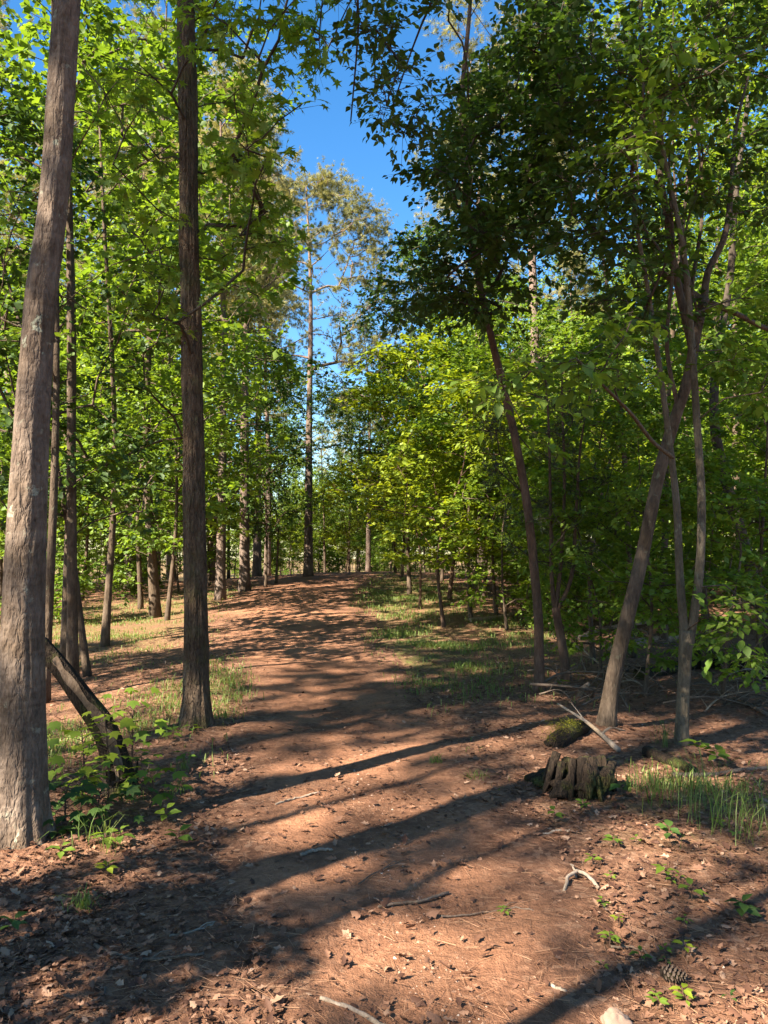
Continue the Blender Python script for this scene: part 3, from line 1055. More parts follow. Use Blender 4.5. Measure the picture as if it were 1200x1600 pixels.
def shades(x, y, k, s):
    """whether this tree would stand in the sun of a place that the photograph shows sunlit"""
    if k not in CBS:
        return False
    for tx, ty, tz in LIT:
        ex, ey = x - tx, y - ty
        along = ex * SUN_H[0] + ey * SUN_H[1]
        if along < 1.0:
            continue
        off = abs(ex * SUN_H[1] - ey * SUN_H[0])
        z = tz + along * math.tan(SUN_EL)
        if HT[k] * s * CBS[k] < z < HT[k] * s and off < CR[k] * s * .85:
            return True
    return False


ZONED = []


def zone(n, r0, r1, y0, y1, mixk, rad, label, group, seed, umin=1.35, sc=(.85, 1.2)):
    rng = random.Random(seed)
    done = tries = 0
    while done < n and tries < n * 60:
        tries += 1
        y = math.sqrt(rng.uniform(y0 * y0, y1 * y1))
        x = y * rng.uniform(r0, r1)
        k = rng.choice(mixk)
        s = rng.uniform(*sc)
        if y < 50 and abs(float(trail_u(x, y))) < umin:
            continue
        if not clear_of_sky(x, y, HT[k] * s, CR[k] * s):
            continue
        if shades(x, y, k, s):
            continue
        if x < 0 and y < 60 and k[:4] not in ('pine', 'pole') and 852 - (HT[k] * s - 1.6) / y * FPX < 300 and rng.random() < .8:
            continue
        if not free(x, y, rad * (1 if k[:3] != 'bus' else .6)):
            continue
        gr_ = group[k[0] if k[0] in group else '*']
        o = plant(k, x, y, label[k[0] if k[0] in label else '*'], gr_, sc=s, tilt=(rng.gauss(0, .03), rng.gauss(0, .03)))
        ZONED.append((o, k, gr_, 600 + x / y * FPX, y))
        done += 1
    return done


# left of the trail
zone(15, -.66, -.13, 17, 33, ['open2', 'mid2', 'mid1', 'open1', 'mid2', 'pine2', 'mid1'], 1.0, {'*': 'green broadleaf tree in the wood across the hollow'}, {'*': 'broadleaf trees across the hollow'}, 1)
zone(30, -.75, -.10, 32, 64, ['tall2', 'open1', 'open2', 'mid1', 'mid2', 'mid1', 'pine1', 'pine2'], 1.3, {'*': 'tall tree deep in the wood beyond the hollow', 'p': 'pine deep in the wood beyond the hollow'}, {'*': 'trees deep in the wood beyond the hollow', 'p': 'pines deep in the wood beyond the hollow'}, 2)
zone(15, -.66, -.15, 17, 34, ['low2', 'low3', 'low3', 'bush'], .7, {'*': 'small understory tree below the trees across the hollow', 'b': 'green shrub on the wood floor across the hollow'}, {'*': 'understory trees across the hollow', 'b': 'shrubs across the hollow'}, 3)
zone(26, -.62, -.09, 15, 48, ['pole', 'pole', 'pine3', 'pole', 'open1'], .55, {'*': 'thin straight tree in the wood across the hollow', 'p': 'thin straight tree in the wood across the hollow'}, {'*': 'thin straight trees across the hollow'}, 12, sc=(.7, 1.1))
zone(20, .05, .6, 14, 46, ['pole', 'pole', 'pine3', 'pole'], .55, {'*': 'thin straight tree behind the verge'}, {'*': 'thin straight trees behind the verge'}, 13, sc=(.6, 1.0))
# past the crest
zone(55, -.16, .18, 40, 75, ['low3', 'low2', 'mid2', 'low1', 'bush', 'mid1'], .8, {'*': 'small leafy tree past the crest of the trail', 'b': 'shrub past the crest of the trail'}, {'*': 'small trees past the crest', 'b': 'shrubs past the crest'}, 4, umin=.2)
zone(80, -.85, .85, 62, 120, ['tall1', 'tall2', 'tall3', 'pine1', 'mid1', 'mid3'], 1.6, {'*': 'far tree closing the view at the back of the wood', 'p': 'far pine at the back of the wood'}, {'*': 'far trees at the back of the wood', 'p': 'far pines at the back of the wood'}, 5)
zone(70, -.8, .8, 56, 100, ['low1', 'low3', 'bush', 'low3', 'mid2'], .6, {'*': 'low leafy growth at the far back of the wood', 'b': 'far shrub at the back of the wood'}, {'*': 'low trees at the far back', 'b': 'far shrubs at the back'}, 9, umin=0, sc=(.9, 1.6))
# right of the trail
zone(24, .10, .72, 15, 34, ['tall1', 'tall2', 'mid1', 'mid2', 'mid3', 'mid1'], 1.0, {'*': 'green broadleaf tree in the thick wood behind the dark canopy'}, {'*': 'broadleaf trees behind the dark canopy'}, 6)
zone(40, .07, .78, 30, 64, ['tall1', 'tall2', 'tall3', 'mid1', 'mid2', 'pine1', 'pine3'], 1.3, {'*': 'tall tree deep in the wood behind the verge', 'p': 'pine deep in the wood behind the verge'}, {'*': 'trees deep in the wood behind the verge', 'p': 'pines deep in the wood behind the verge'}, 7)
zone(30, .16, .70, 13, 28, ['low1', 'low2', 'low3', 'low2', 'bush'], .65, {'*': 'understory sapling in the thick wood behind the near stems', 'b': 'shrub in the thick wood behind the near stems'}, {'*': 'understory saplings behind the near stems', 'b': 'shrubs behind the near stems'}, 8)

# what sets each of these trees apart: its looks, and what it stands behind or between
MARKS = [(-90, 'out past the pale near trunk'), (40, 'behind the pale near trunk'), (110, 'behind the bending dark tree'), (175, 'by the grassy hollow'), (240, 'between the hollow and furrowed trunk'), (303, 'behind the furrowed trunk'), (345, 'by the mottled pine'),
         (385, 'by the slim pinkish pine'), (435, 'between the slim and crest pines'), (482, 'by the crest pine'), (540, 'past the trail crest'), (590, 'at the end of the trail'), (640, 'behind the grassy verge'), (700, 'behind the pale-footed young tree'),
         (770, 'behind the thin sunlit stems'), (840, 'behind the slim curving tree'), (890, 'behind the cedar'), (960, 'behind the leaning tree foot'), (1030, 'behind the leaning tree crown'), (1080, 'behind the pale forked tree'), (1150, 'behind the crooked black tree'),
         (1220, 'beyond the long black log'), (1330, 'out past the crooked black tree')]
LOOKS = {'tall1': 'tall green', 'tall2': 'tall leafy', 'tall3': 'tall high-crowned', 'mid1': 'mid-height green', 'mid2': 'mid-height low-branched', 'mid3': 'dark-leaved', 'low1': 'yellow-green young', 'low2': 'low bright green', 'low3': 'slender green young',
         'pine1': 'olive-crowned', 'pine2': 'tall bare-stemmed', 'pine3': 'slim', 'bush': 'low leafy', 'open1': 'tall thin-crowned', 'open2': 'slim thin-crowned', 'pole': 'thin straight'}


def name_zoned():
    by = {}
    for o, k, gr_, px, y in ZONED:
        mk = min(MARKS, key=lambda m: abs(m[0] - px))[1]
        noun = 'pine' if k[:4] == 'pine' else 'shrub' if k == 'bush' else 'tree'
        dep = 'standing' if y < 22 else 'set deeper' if y < 36 else 'deep in the wood' if y < 62 else 'far back'
        by.setdefault(f"{LOOKS[k]} {noun} {dep} {mk}", []).append((y, o))
    order = ['nearest', 'second nearest', 'third nearest', 'fourth nearest', 'fifth nearest', 'sixth nearest', 'seventh nearest', 'eighth nearest', 'ninth nearest']
    for lab, v in by.items():
        v.sort(key=lambda t: t[0])
        for i, (y, o) in enumerate(v):
            o['label'] = lab if len(v) == 1 else f"{order[min(i, 8)]} {lab}"


name_zoned()

# trees beside and behind the viewer, whose shade falls on the trail
for k, x, y, s in [('column', -8.7, -.16, 1.25), ('column', -10.65, -.9, 1.35), ('low1', -4.85, -.25, .9), ('column', -3.75, -.9, .75), ('open1', -13.5, -1.0, 1.0), ('tall3', -14.5, -7.5, 1.05),
                   ('pine2', -4.3, .65, .9), ('mid2', -2.6, -2.5, .72), ('mid1', -10.4, 5.3, .9), ('mid2', -12.0, 7.4, 1.0), ('pole', -6.2, -.13, .75), ('pole', -5.1, -.73, .7), ('pole', -5.4, -2.3, .8), ('open2', -3.0, -6.5, 1.0), ('open2', 5.5, -2.0, .9), ('open1', 7.8, 4.0, .8)]:
    plant(k, x, y, 'tall tree standing in the wood beside the viewer', 'trees beside the viewer', sc=s)


# ------------------------------------------------------------------ the near trees
def stem_px(pts, d, n, ends=None):
    """stem through picture points at d (a number or one per point)"""
    ds = d if hasattr(d, '__len__') else [d] * len(pts)
    return spline([at(px, py, q) for (px, py), q in zip(pts, ds)], n)


def in_poly(px, py, poly):
    c = False
    j = len(poly) - 1
    for i in range(len(poly)):
        if (poly[i][1] > py) != (poly[j][1] > py) and px < (poly[j][0] - poly[i][0]) * (py - poly[i][1]) / (poly[j][1] - poly[i][1]) + poly[i][0]:
            c = not c
        j = i
    return c


def fill(poly, n, d0, d1, rng):
    """n points in the part of the crown that is seen inside poly, d0..d1 metres ahead"""
    xs, ys = [p[0] for p in poly], [p[1] for p in poly]
    out = []
    while len(out) < n:
        px, py = rng.uniform(min(xs), max(xs)), rng.uniform(min(ys), max(ys))
        if in_poly(px, py, poly):
            out.append(at(px, py, rng.uniform(d0, d1)))
    return np.array(out)


def ball(c, r, n, rng):
    v = unit(rng.normal(0, 1, (n, 3))) * rng.uniform(.25, 1, (n, 1)) ** .5
    return np.array(c) + v * np.array(r)


def near_tree(name, label, stems, targets, leaf, lmat, barkmat, seed, sides=20, furrow=0.0, twigs=6, tl=(.18, .42), per=7, size=(.07, .105), flat=.3, droop=.3, tip=.0035, up=.25,
              nparts=150, extra=None, branch_mat=None, flare=.75, level=.35, detail=None, step=.25, wob=.07, tint=None, maxr=.6):
    rng = np.random.default_rng(seed)
    base = np.array(stems[0][0][0], float)
    base[2] = float(terrain(base[0], base[1]))
    root = thing(name, label, 'tree', base)
    g = Geo()
    for i, (P, R) in enumerate(stems):
        if i == 0:
            n = len(P)
            bark_trunk(g, P - base, R, sides, rng, furrow=furrow, flare=flare)
        else:
            bark_trunk(g, P - base, R, max(8, sides // 2), rng, furrow=furrow * .5, flare=0.0)
    paths, e, d = grow(stems, targets, rng, tip=tip, up=up, step=step, wob=wob, maxr=maxr)
    b = g
    for p, r in paths:
        b.tube(p - base, r, 5 if r[0] > .012 else 4, mat=1, cap=False)
    f = Geo()
    P, F, U, S, c = foliage_near(b, e, d, rng, base, twigs, tl, per, size, flat, droop, level)
    m = show_largest(P, S, nparts)
    add_leaves(f, leaf, P[~m] - base, F[~m], U[~m], S[~m], c[~m])
    link('trunk', b.mesh('trunk', [M[barkmat], M[branch_mat or barkmat]]), root)
    cr = link('crown', f.mesh('crown', M[lmat]), root)
    cr['kind'] = 'stuff'
    leaf_parts(root, base, leaf, lmat, P[m], F[m], U[m], S[m], c[m])
    return root


def foliage_near(b, e, d, rng, base, twigs, tl, per, size, flat, droop, level):
    g = Geo()
    st = rng.bit_generator.state
    foliage(g, None, e - base, d, rng, twigs, tl, per, size, flat=flat, droop=droop, twig_r=.0024, tmat=0, level=level)
    g0 = 0
    for V, q in zip(g.v, g.q):
        b.add(V, None, q - g0, .5, 1)
        g0 += len(V)
    rng.bit_generator.state = st
    return foliage(None, None, e, d, rng, twigs, tl, per, size, flat=flat, droop=droop, twig_r=0, level=level)


rng = np.random.default_rng(101)

# big pale trunk, nearest on the left
d1 = 4.16
P = stem_px([(34, 1345), (34, 1200), (36, 1000), (43, 800), (61, 500), (85, 300), (105, 0)], d1, 150)
top = P[-1]
P = np.vstack([P, spline([top, top + [.12, .05, 3], top + [.05, .3, 7], top + [.2, .2, 11.5]], 30)[1:]])
hh = P[:, 2]
R = np.interp(hh, [0, .4, 1.0, 1.8, 2.8, 3.5, 4.6, 9, 16], [.126, .120, .113, .098, .081, .076, .071, .06, .02])
tg = np.vstack([ball((-1.4, 4.2, 12.5), (2.0, 2.0, 3.0), 64, rng), ball((-2.6, 3.6, 8.4), (1.4, 1.4, 1.0), 12, rng)])
stemsA = [(P, R)]
near_tree('tall_tree', 'thick grey-brown tree trunk with lichen patches, sunlit on one side, closest of all trunks', stemsA, tg, 'far', 'leaf_gum', 'bark_big', 201, sides=72, furrow=.0045,
          size=(.10, .15), tl=(.25, .6), per=9, nparts=0, flare=1.0, tip=.007, branch_mat='bark_wood')

# rough dark trunk, second
d2 = 6.76
P = stem_px([(306, 1156), (307, 1080), (307, 1000), (304, 800), (301, 600), (296, 400), (294, 200), (291, 40)], d2, 200)
top = P[-1]
P = np.vstack([P, spline([top, top + [-.05, .05, 3], top + [.1, .1, 6], top + [.1, .2, 9]], 24)[1:]])
hh = P[:, 2]
R = np.interp(hh, [0, .5, 1.0, 2.5, 4.2, 6.2, 9, 15], [.118, .106, .102, .094, .086, .080, .065, .02])
tg = np.vstack([
    fill([(130, -60), (290, -60), (290, 330), (200, 330), (120, 180)], 17, 5.6, 8.2, rng),
    fill([(310, -80), (600, -80), (540, 40), (480, 140), (470, 250), (420, 250), (330, 210)], 50, 5.0, 7.6, rng),
    fill([(190, 300), (285, 300), (285, 520), (215, 500)], 14, 6.0, 7.6, rng),
    fill([(320, 300), (470, 280), (440, 460), (340, 480)], 17, 5.8, 7.4, rng),
    fill([(316, 200), (420, 200), (420, 330), (316, 330)], 10, 5.8, 7.2, rng),
    ball((-1.5, 6.9, 12.2), (1.7, 1.7, 2.8), 60, rng)])
near_tree('sweetgum_tree', 'dark furrowed tree trunk with star-shaped leaves on thin side branches, beside the trail', [(P, R)], tg, 'star', 'leaf_gum', 'bark_rough', 202, sides=84, furrow=.013,
          twigs=4, tl=(.16, .42), per=5, size=(.075, .12), nparts=220, flare=.95, tip=.0042, branch_mat='bark_dark', up=.15, wob=.10, level=.5, droop=.45)

# slim curving tree on the right of the trail
d3 = 8.44
P3 = stem_px([(843, 1092), (842, 1020), (840, 950), (825, 800), (808, 700), (790, 620), (766, 520), (745, 420), (728, 300), (722, 160), (735, 0), (740, -160)], d3, 90)
R3 = np.interp(P3[:, 2], [0, 1.0, 3.5, 7, 10], [.055, .050, .042, .026, .01])
tg = np.vstack([
    fill([(605, 400), (650, 365), (760, 350), (850, 430), (760, 500), (650, 485), (625, 500)], 46, 6.9, 9.2, rng),
    fill([(690, 190), (740, 110), (880, 110), (890, 380), (720, 380), (690, 310), (665, 280)], 130, 6.5, 9.4, rng),
    fill([(775, -120), (900, -120), (890, 110), (760, 110)], 46, 6.3, 9.2, rng)])
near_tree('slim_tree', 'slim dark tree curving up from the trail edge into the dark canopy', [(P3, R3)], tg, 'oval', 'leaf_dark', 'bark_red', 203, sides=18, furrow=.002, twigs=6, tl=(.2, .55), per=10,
          size=(.06, .105), nparts=240, tip=.0034, branch_mat='bark_dark', up=.2)

# leaning many-stemmed tree
d4 = 6.7
A = stem_px([(945, 1150), (958, 1060), (975, 985), (1003, 870), (1030, 740), (1053, 660), (1075, 590), (1088, 520), (1100, 465)], d4, 70)
RA = np.linspace(.067, .043, 70)
B = stem_px([(1100, 470), (1106, 425), (1132, 370), (1142, 300), (1150, 200), (1172, 110)], [d4, d4, d4, d4 + .1, d4 + .2, d4 + .4], 30)
F2 = stem_px([(1060, 640), (1042, 540), (1052, 400), (1046, 240), (1066, 80)], [d4, d4 - .1, d4 - .2, d4 - .2, d4 - .1], 24)
G2 = stem_px([(1082, 570), (1080, 460), (1098, 320), (1088, 160), (1110, 10)], [d4, d4 + .2, d4 + .3, d4 + .4, d4 + .5], 24)
H2 = stem_px([(1092, 500), (1070, 380), (1098, 240), (1060, 130)], [d4, d4 - .3, d4 - .5, d4 - .6], 20)
C = stem_px([(1082, 545), (1060, 450), (1040, 330), (1020, 180), (1003, 40), (990, -140)], [d4, d4, d4 - .1, d4 - .1, d4, d4 + .2], 30)
D = stem_px([(1098, 470), (1055, 440), (1005, 410), (960, 385), (905, 330), (870, 250)], [d4, d4 + .1, d4 + .3, d4 + .5, d4 + .8, d4 + 1.0], 26)
E = stem_px([(1098, 468), (1150, 490), (1220, 520), (1280, 500)], [d4, d4 + .1, d4 + .3, d4 + .5], 18)
tg = np.vstack([
    fill([(840, 60), (1010, 40), (1040, 330), (1000, 420), (850, 400)], 86, 5.4, 8.2, rng),
    fill([(880, -140), (1260, -140), (1260, 60), (1100, 120), (880, 80)], 48, 5.2, 8.0, rng),
    fill([(1040, 100), (1260, 60), (1260, 340), (1110, 330), (1040, 280)], 40, 5.8, 8.4, rng),
    fill([(880, 380), (1080, 360), (1080, 480), (900, 500)], 24, 5.6, 8.0, rng)])
near_tree('leaning_tree', 'leaning brown tree that splits into dark stems under the dark canopy, by the mossy stump', [(A, RA), (B, np.linspace(.034, .009, 30)), (C, np.linspace(.036, .010, 30)), (F2, np.linspace(.020, .007, 24)), (G2, np.linspace(.022, .007, 24)), (H2, np.linspace(.014, .004, 20)), (D, np.linspace(.034, .010, 26)), (E, np.linspace(.028, .012, 18))],
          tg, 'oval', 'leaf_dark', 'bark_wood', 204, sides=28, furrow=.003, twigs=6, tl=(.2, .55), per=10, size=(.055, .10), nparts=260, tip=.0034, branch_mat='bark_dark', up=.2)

# pale forked tree
d5 = 6.2
A = stem_px([(1064, 1182), (1066, 1120), (1070, 1040), (1073, 985)], d5, 40)
RA = np.interp(np.linspace(0, 1, 40), [0, .5, 1], [.052, .048, .056])
B = stem_px([(1071, 1010), (1062, 900), (1058, 800), (1046, 690), (1030, 570), (1012, 450), (992, 330), (985, 200)], [d5] * 4 + [d5 - .1, d5 - .2, d5 - .3, d5 - .4], 50)
C = stem_px([(1076, 1010), (1092, 900), (1096, 780), (1088, 650), (1080, 520), (1066, 380), (1035, 230), (1018, 80), (1010, -80)], [d5] * 5 + [d5 - .1, d5 - .1, d5 - .2, d5 - .2], 60)
D = stem_px([(1052, 715), (1020, 690), (985, 645), (940, 600), (900, 560)], [d5, d5 - .3, d5 - .7, d5 - 1.2, d5 - 1.6], 18)
tg = np.vstack([
    fill([(770, 580), (850, 570), (850, 700), (790, 720)], 6, 4.3, 4.8, rng),
    fill([(860, 470), (990, 470), (1000, 600), (880, 590)], 11, 4.6, 5.8, rng),
    fill([(1100, 480), (1230, 420), (1240, 640), (1120, 640)], 14, 5.4, 7.0, rng),
    fill([(950, 60), (1100, 60), (1100, 300), (960, 300)], 30, 5.0, 6.4, rng),
    fill([(1060, 900), (1200, 880), (1230, 1040), (1130, 1050)], 7, 5.2, 6.2, rng)])
near_tree('forked_tree', 'pale thin tree forking low into two upright stems, behind the dry grass', [(A, RA), (B, np.linspace(.036, .010, 50)), (C, np.linspace(.038, .010, 60)), (D, np.linspace(.018, .007, 18))],
          tg, 'oval', 'leaf_mid', 'bark_pale', 205, sides=24, furrow=.003, twigs=5, per=6, size=(.065, .11), nparts=220, tip=.0034, branch_mat='bark_wood', flare=.3)

# three-stemmed dark cedar with a haze of fine twigs
d6 = 8.95
A = stem_px([(887, 1078), (880, 1020), (868, 950)], d6, 24)
ste = [(A, np.linspace(.052, .048, 24))]
for pts in ([(868, 955), (862, 900), (860, 780), (857, 660), (850, 560)], [(868, 952), (878, 860), (882, 740), (878, 620), (880, 540)], [(870, 955), (893, 900), (900, 800), (908, 690), (925, 600)]):
    ste.append((stem_px(pts, d6, 26), np.linspace(.028, .008, 26)))
tg = fill([(740, 600), (850, 540), (960, 640), (990, 820), (900, 900), (770, 850)], 120, 8.1, 9.9, rng)
near_tree('cedar_tree', 'small three-stemmed cedar with a haze of bare fine twigs', ste, tg, 'spray', 'cedar', 'bark_red', 206, sides=16, furrow=.003, twigs=5, tl=(.15, .35), per=2, size=(.05, .09), flat=.6, droop=0,
          nparts=0, tip=.0024, branch_mat='bark_dark', up=.05, level=1.0, maxr=.35)

# black crooked tree at the right edge
d7 = 11.5
P = stem_px([(1212, 1040), (1190, 950), (1160, 840), (1132, 740), (1116, 660), (1120, 560), (1140, 440), (1150, 300), (1170, 150)], d7, 50)
tg = fill([(1040, 380), (1240, 300), (1240, 640), (1120, 660)], 40, 10.2, 13.0, rng)
near_tree('crooked_tree', 'black crooked tree trunk bending back over the fallen logs', [(P, np.linspace(.10, .03, 50))], tg, 'oval', 'leaf_mid', 'bark_dark', 207, sides=18, twigs=6, per=7, size=(.085, .13), nparts=60, tip=.004)

# overhead oak: only its boughs come into the picture
P = spline([(2.3, .4, -.1), (2.2, .5, 2.5), (1.9, 1.0, 5.5), (1.6, 1.6, 8.5), (1.5, 2.0, 11)], 40)
B = spline([(1.95, .9, 5.0), at(760, -260, 3.6), at(700, -60, 4.6), at(650, 60, 5.2), at(612, 170, 5.6)], 26)
C = spline([(1.9, 1.0, 5.6), at(650, -330, 3.4), at(560, -120, 4.4), at(560, 40, 5.0), at(548, 190, 5.5)], 26)
D = spline([(1.95, .9, 5.2), at(830, -200, 4.2), at(700, 0, 5.2), at(728, 80, 5.6), at(732, 160, 5.8)], 26)
tg = np.vstack([fill([(540, -60), (690, -60), (650, 150), (600, 170), (550, 90)], 20, 4.6, 5.8, rng), fill([(580, 160), (680, 130), (690, 260), (615, 270)], 8, 5.2, 6.0, rng),
                fill([(500, -120), (800, -120), (760, -20), (560, -20)], 16, 3.9, 5.2, rng), ball((1.2, 1.8, 10.4), (2.2, 2.0, 1.8), 26, rng)])
near_tree('oak_tree', 'overhanging oak boughs with drooping thin twigs against the open blue sky', [(P, np.linspace(.13, .04, 40)), (B, np.linspace(.026, .005, 26)), (C, np.linspace(.026, .005, 26)), (D, np.linspace(.024, .005, 26))],
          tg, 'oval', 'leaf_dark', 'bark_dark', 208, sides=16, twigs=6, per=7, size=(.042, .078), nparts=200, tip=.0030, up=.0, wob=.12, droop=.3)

# ------------------------------------------------------------------ dead wood
def log_thing(name, label, cat, P, R, barkmat, sides=18, group=None, furrow=.004, seed=0, forks=()):
    r = np.random.default_rng(seed)
    P = np.asarray(P, float)
    base = P.mean(0)
    g = Geo()
    bark_trunk(g, P - base, R, sides, r, furrow=furrow, flare=0, lump=.10)
    g.tube([P[0] - base - (P[1] - P[0]) * .02, P[0] - base + (P[1] - P[0]) * .02], [R[0] * .98, R[0] * .98], 12)
    for Q, S in forks:
        g.tube(np.asarray(Q) - base, S, 7)
    o = link(name, g.mesh(name, M[barkmat]), None, base)
    return tag(o, label, cat, group)


def lay(pts, lift=.01, n=14):
    """a path lying on the ground through picture points"""
    Q = np.array([gp(*p) for p in pts])
    P = spline(Q, n)
    P[:, 2] = ground_z(P[:, 0], P[:, 1]) + lift
    return P


# snapped trunk leaning behind the sapling
b = gp(186, 1238)
dl = b[1]
root = thing('leaning_snag', 'snapped dead trunk leaning from its rotten foot, with a pale stripped flank', 'dead trunk', b)
P = stem_px([(187, 1246), (180, 1190), (163, 1140), (130, 1092), (95, 1045), (62, 1005)], [dl, dl, dl + .02, dl + .05, dl + .1, dl + .15], 60)
g = Geo()
bark_trunk(g, P - b, np.interp(np.linspace(0, 1, 60), [0, .15, .5, 1], [.095, .082, .072, .060]), 36, rng, furrow=.010, flare=.25, lump=.12)
link('trunk', g.mesh('trunk', M['rotten']), root)
g = Geo()   # stripped pale flank, a curved strip of bare wood just proud of the bark
Q = P[6:52] - b
T = unit(np.gradient(Q, axis=0))
s1 = unit(np.cross(T, [0, 1.0, 0]))
w = np.interp(np.linspace(0, 1, len(Q)), [0, .2, .8, 1], [.015, .05, .045, .012])
rr = np.interp(np.linspace(0, 1, 60), [0, .15, .5, 1], [.095, .082, .072, .060])[6:52]
rows = []
for a in (-.75, -.55, -.3, -.1):
    ang = a + vnoise(np.arange(len(Q)) * .3, a * 3, 1) * .22
    rows.append(Q + (rr * 1.10)[:, None] * (np.sin(ang)[:, None] * s1 + np.cos(ang)[:, None] * np.array([0, -1.0, 0])))
V = np.stack(rows, 1)
n = len(Q)
Fq = [(i * 4 + j, i * 4 + j + 1, i * 4 + 5 + j, i * 4 + 4 + j) for i in range(n - 1) for j in range(3)]
V2 = V.copy()
V2 -= (T * 0)[:, None]
g.add(V.reshape(-1, 3), None, Fq)
link('bare_wood', g.mesh('bare_wood', M['snag_wood']), root)
g = Geo()   # jagged splinter at the foot
for k in range(7):
    a = rng.uniform(-.3, 1.2)
    q = np.array([.085 + rng.uniform(-.02, .02), -.03 + rng.uniform(-.05, .05), -.05])
    g.tube([q, q + [rng.uniform(-.01, .03), 0, rng.uniform(.12, .26)]], [.026, .004], 5)
link('splinter', g.mesh('splinter', M['rotten']), root)


def lump(c, r, seed, rough=.35, seg=(36, 20), floor=-.3, peak=0.0):
    """uneven mound or rotten wood block"""
    u = np.linspace(0, 2 * math.pi, seg[0], endpoint=False)
    v = np.linspace(0.02, math.pi * .72, seg[1])
    U, Vv = np.meshgrid(u, v)
    x, y, z = np.cos(U) * np.sin(Vv), np.sin(U) * np.sin(Vv), np.cos(Vv)
    s = seed * 3.7
    k = 1 + rough * fbm(x * 1.5 + s, y * 1.5, z * 1.5, 3) + peak * np.abs(vnoise(x * 5 + s, y * 5, z * 1.2))
    V = np.stack([x * k * r[0], y * k * r[1], z * k * r[2]], -1).reshape(-1, 3) + np.array(c)
    m = seg[0]
    i = np.arange(seg[1] - 1)[:, None] * m
    j = np.arange(m)[None]
    j2 = (j + 1) % m
    Q = np.stack([i + j, i + m + j, i + m + j2, i + j2], -1).reshape(-1, 4)
    V = np.vstack([V, [[c[0], c[1], c[2] + r[2] * 1.02]]])
    return V, [(k, (k + 1) % m, seg[1] * m) for k in range(m)], Q


b = gp(905, 1240)
root = thing('rotten_stump', 'dark rotten stump with moss on its crown, beside the trail', 'stump', b)
g = Geo()
V, t, q = lump((0, 0.05, .02), (.19, .17, .13), 11, .75, (80, 44), peak=.16)
g.add(V, t, q)
for k in range(16):
    a = rng.uniform(0, 6.28)
    p0 = np.array([math.cos(a) * .15, .05 + math.sin(a) * .12, rng.uniform(.12, .26)])
    g.tube([p0, p0 + [math.cos(a) * .05, math.sin(a) * .05, -.12], p0 + [math.cos(a) * .12, math.sin(a) * .1, -.30]], [.03, .022, .012], 6)
link('stump_wood', g.mesh('stump_wood', M['rotten']), root)


def moss_cushion(g, pts, n, r, rng_, size=(.012, .03)):
    P = np.repeat(pts, n, 0) + rng_.normal(0, 1, (len(pts) * n, 3)) * np.array([r, r, r * .45])
    D = rng_.normal(0, .6, P.shape) + [0, 0, 1]
    add_leaves(g, 'spray', P, D, rng_.normal(0, 1, P.shape), rng_.uniform(*size, len(P)), rng_.uniform(0, 1, len(P)))


g = Geo()
moss_cushion(g, np.array([[.0, .0, .15], [.06, .02, .15], [.10, -.02, .13], [-.05, 0, .12]]), 45, .05, rng, (.008, .02))
m_ = link('moss', g.mesh('moss', M['moss']), root)
m_['kind'] = 'stuff'

b = gp(890, 1165)
root = thing('mossy_log', 'short broken log capped with bright yellow-green moss, behind the dark stump', 'log', b)
P = spline([(-.16, -.05, .0), (-.04, .10, .035), (.10, .28, .06), (.22, .42, .05)], 20)
g = Geo()
bark_trunk(g, P, np.concatenate([[.02, .06], np.linspace(.085, .065, 18)]), 24, rng, furrow=.012, flare=0, lump=.2)
link('log_wood', g.mesh('log_wood', M['rotten']), root)
g = Geo()
moss_cushion(g, P[1:13:2] + [0, 0, .078] + rng.normal(0, .02, (6, 3)), 130, .042, rng, (.006, .018))
m_ = link('moss', g.mesh('moss', M['moss']), root)
m_['kind'] = 'stuff'

A, Bq = gp(872, 1128), gp(966, 1178)
P = spline([A + [0, 0, .16], (A + Bq) / 2 + [.02, 0, .11], Bq + [0, 0, .03]], 12)
log_thing('dead_stick', 'bleached white stick propped on the mossy log, sunlit', 'stick', P, np.linspace(.008, .022, 12), 'twig', 8, furrow=.001, seed=3,
          forks=[(spline([P[8], P[8] + [.08, .02, .05], P[8] + [.2, .03, .02]], 6), np.linspace(.012, .004, 6)), (spline([P[5], P[5] + [-.04, .05, .06], P[5] + [-.1, .08, .14]], 6), np.linspace(.007, .002, 6))])
A = gp(905, 1088)
log_thing('broken_branch', 'stubby pale broken branch upright in the litter behind the leaning tree', 'branch', spline([A + [0, 0, -.05], A + [.02, 0, .06], A + [.12, .05, .13]], 10), np.linspace(.035, .022, 10), 'dead_wood', 10, seed=4)

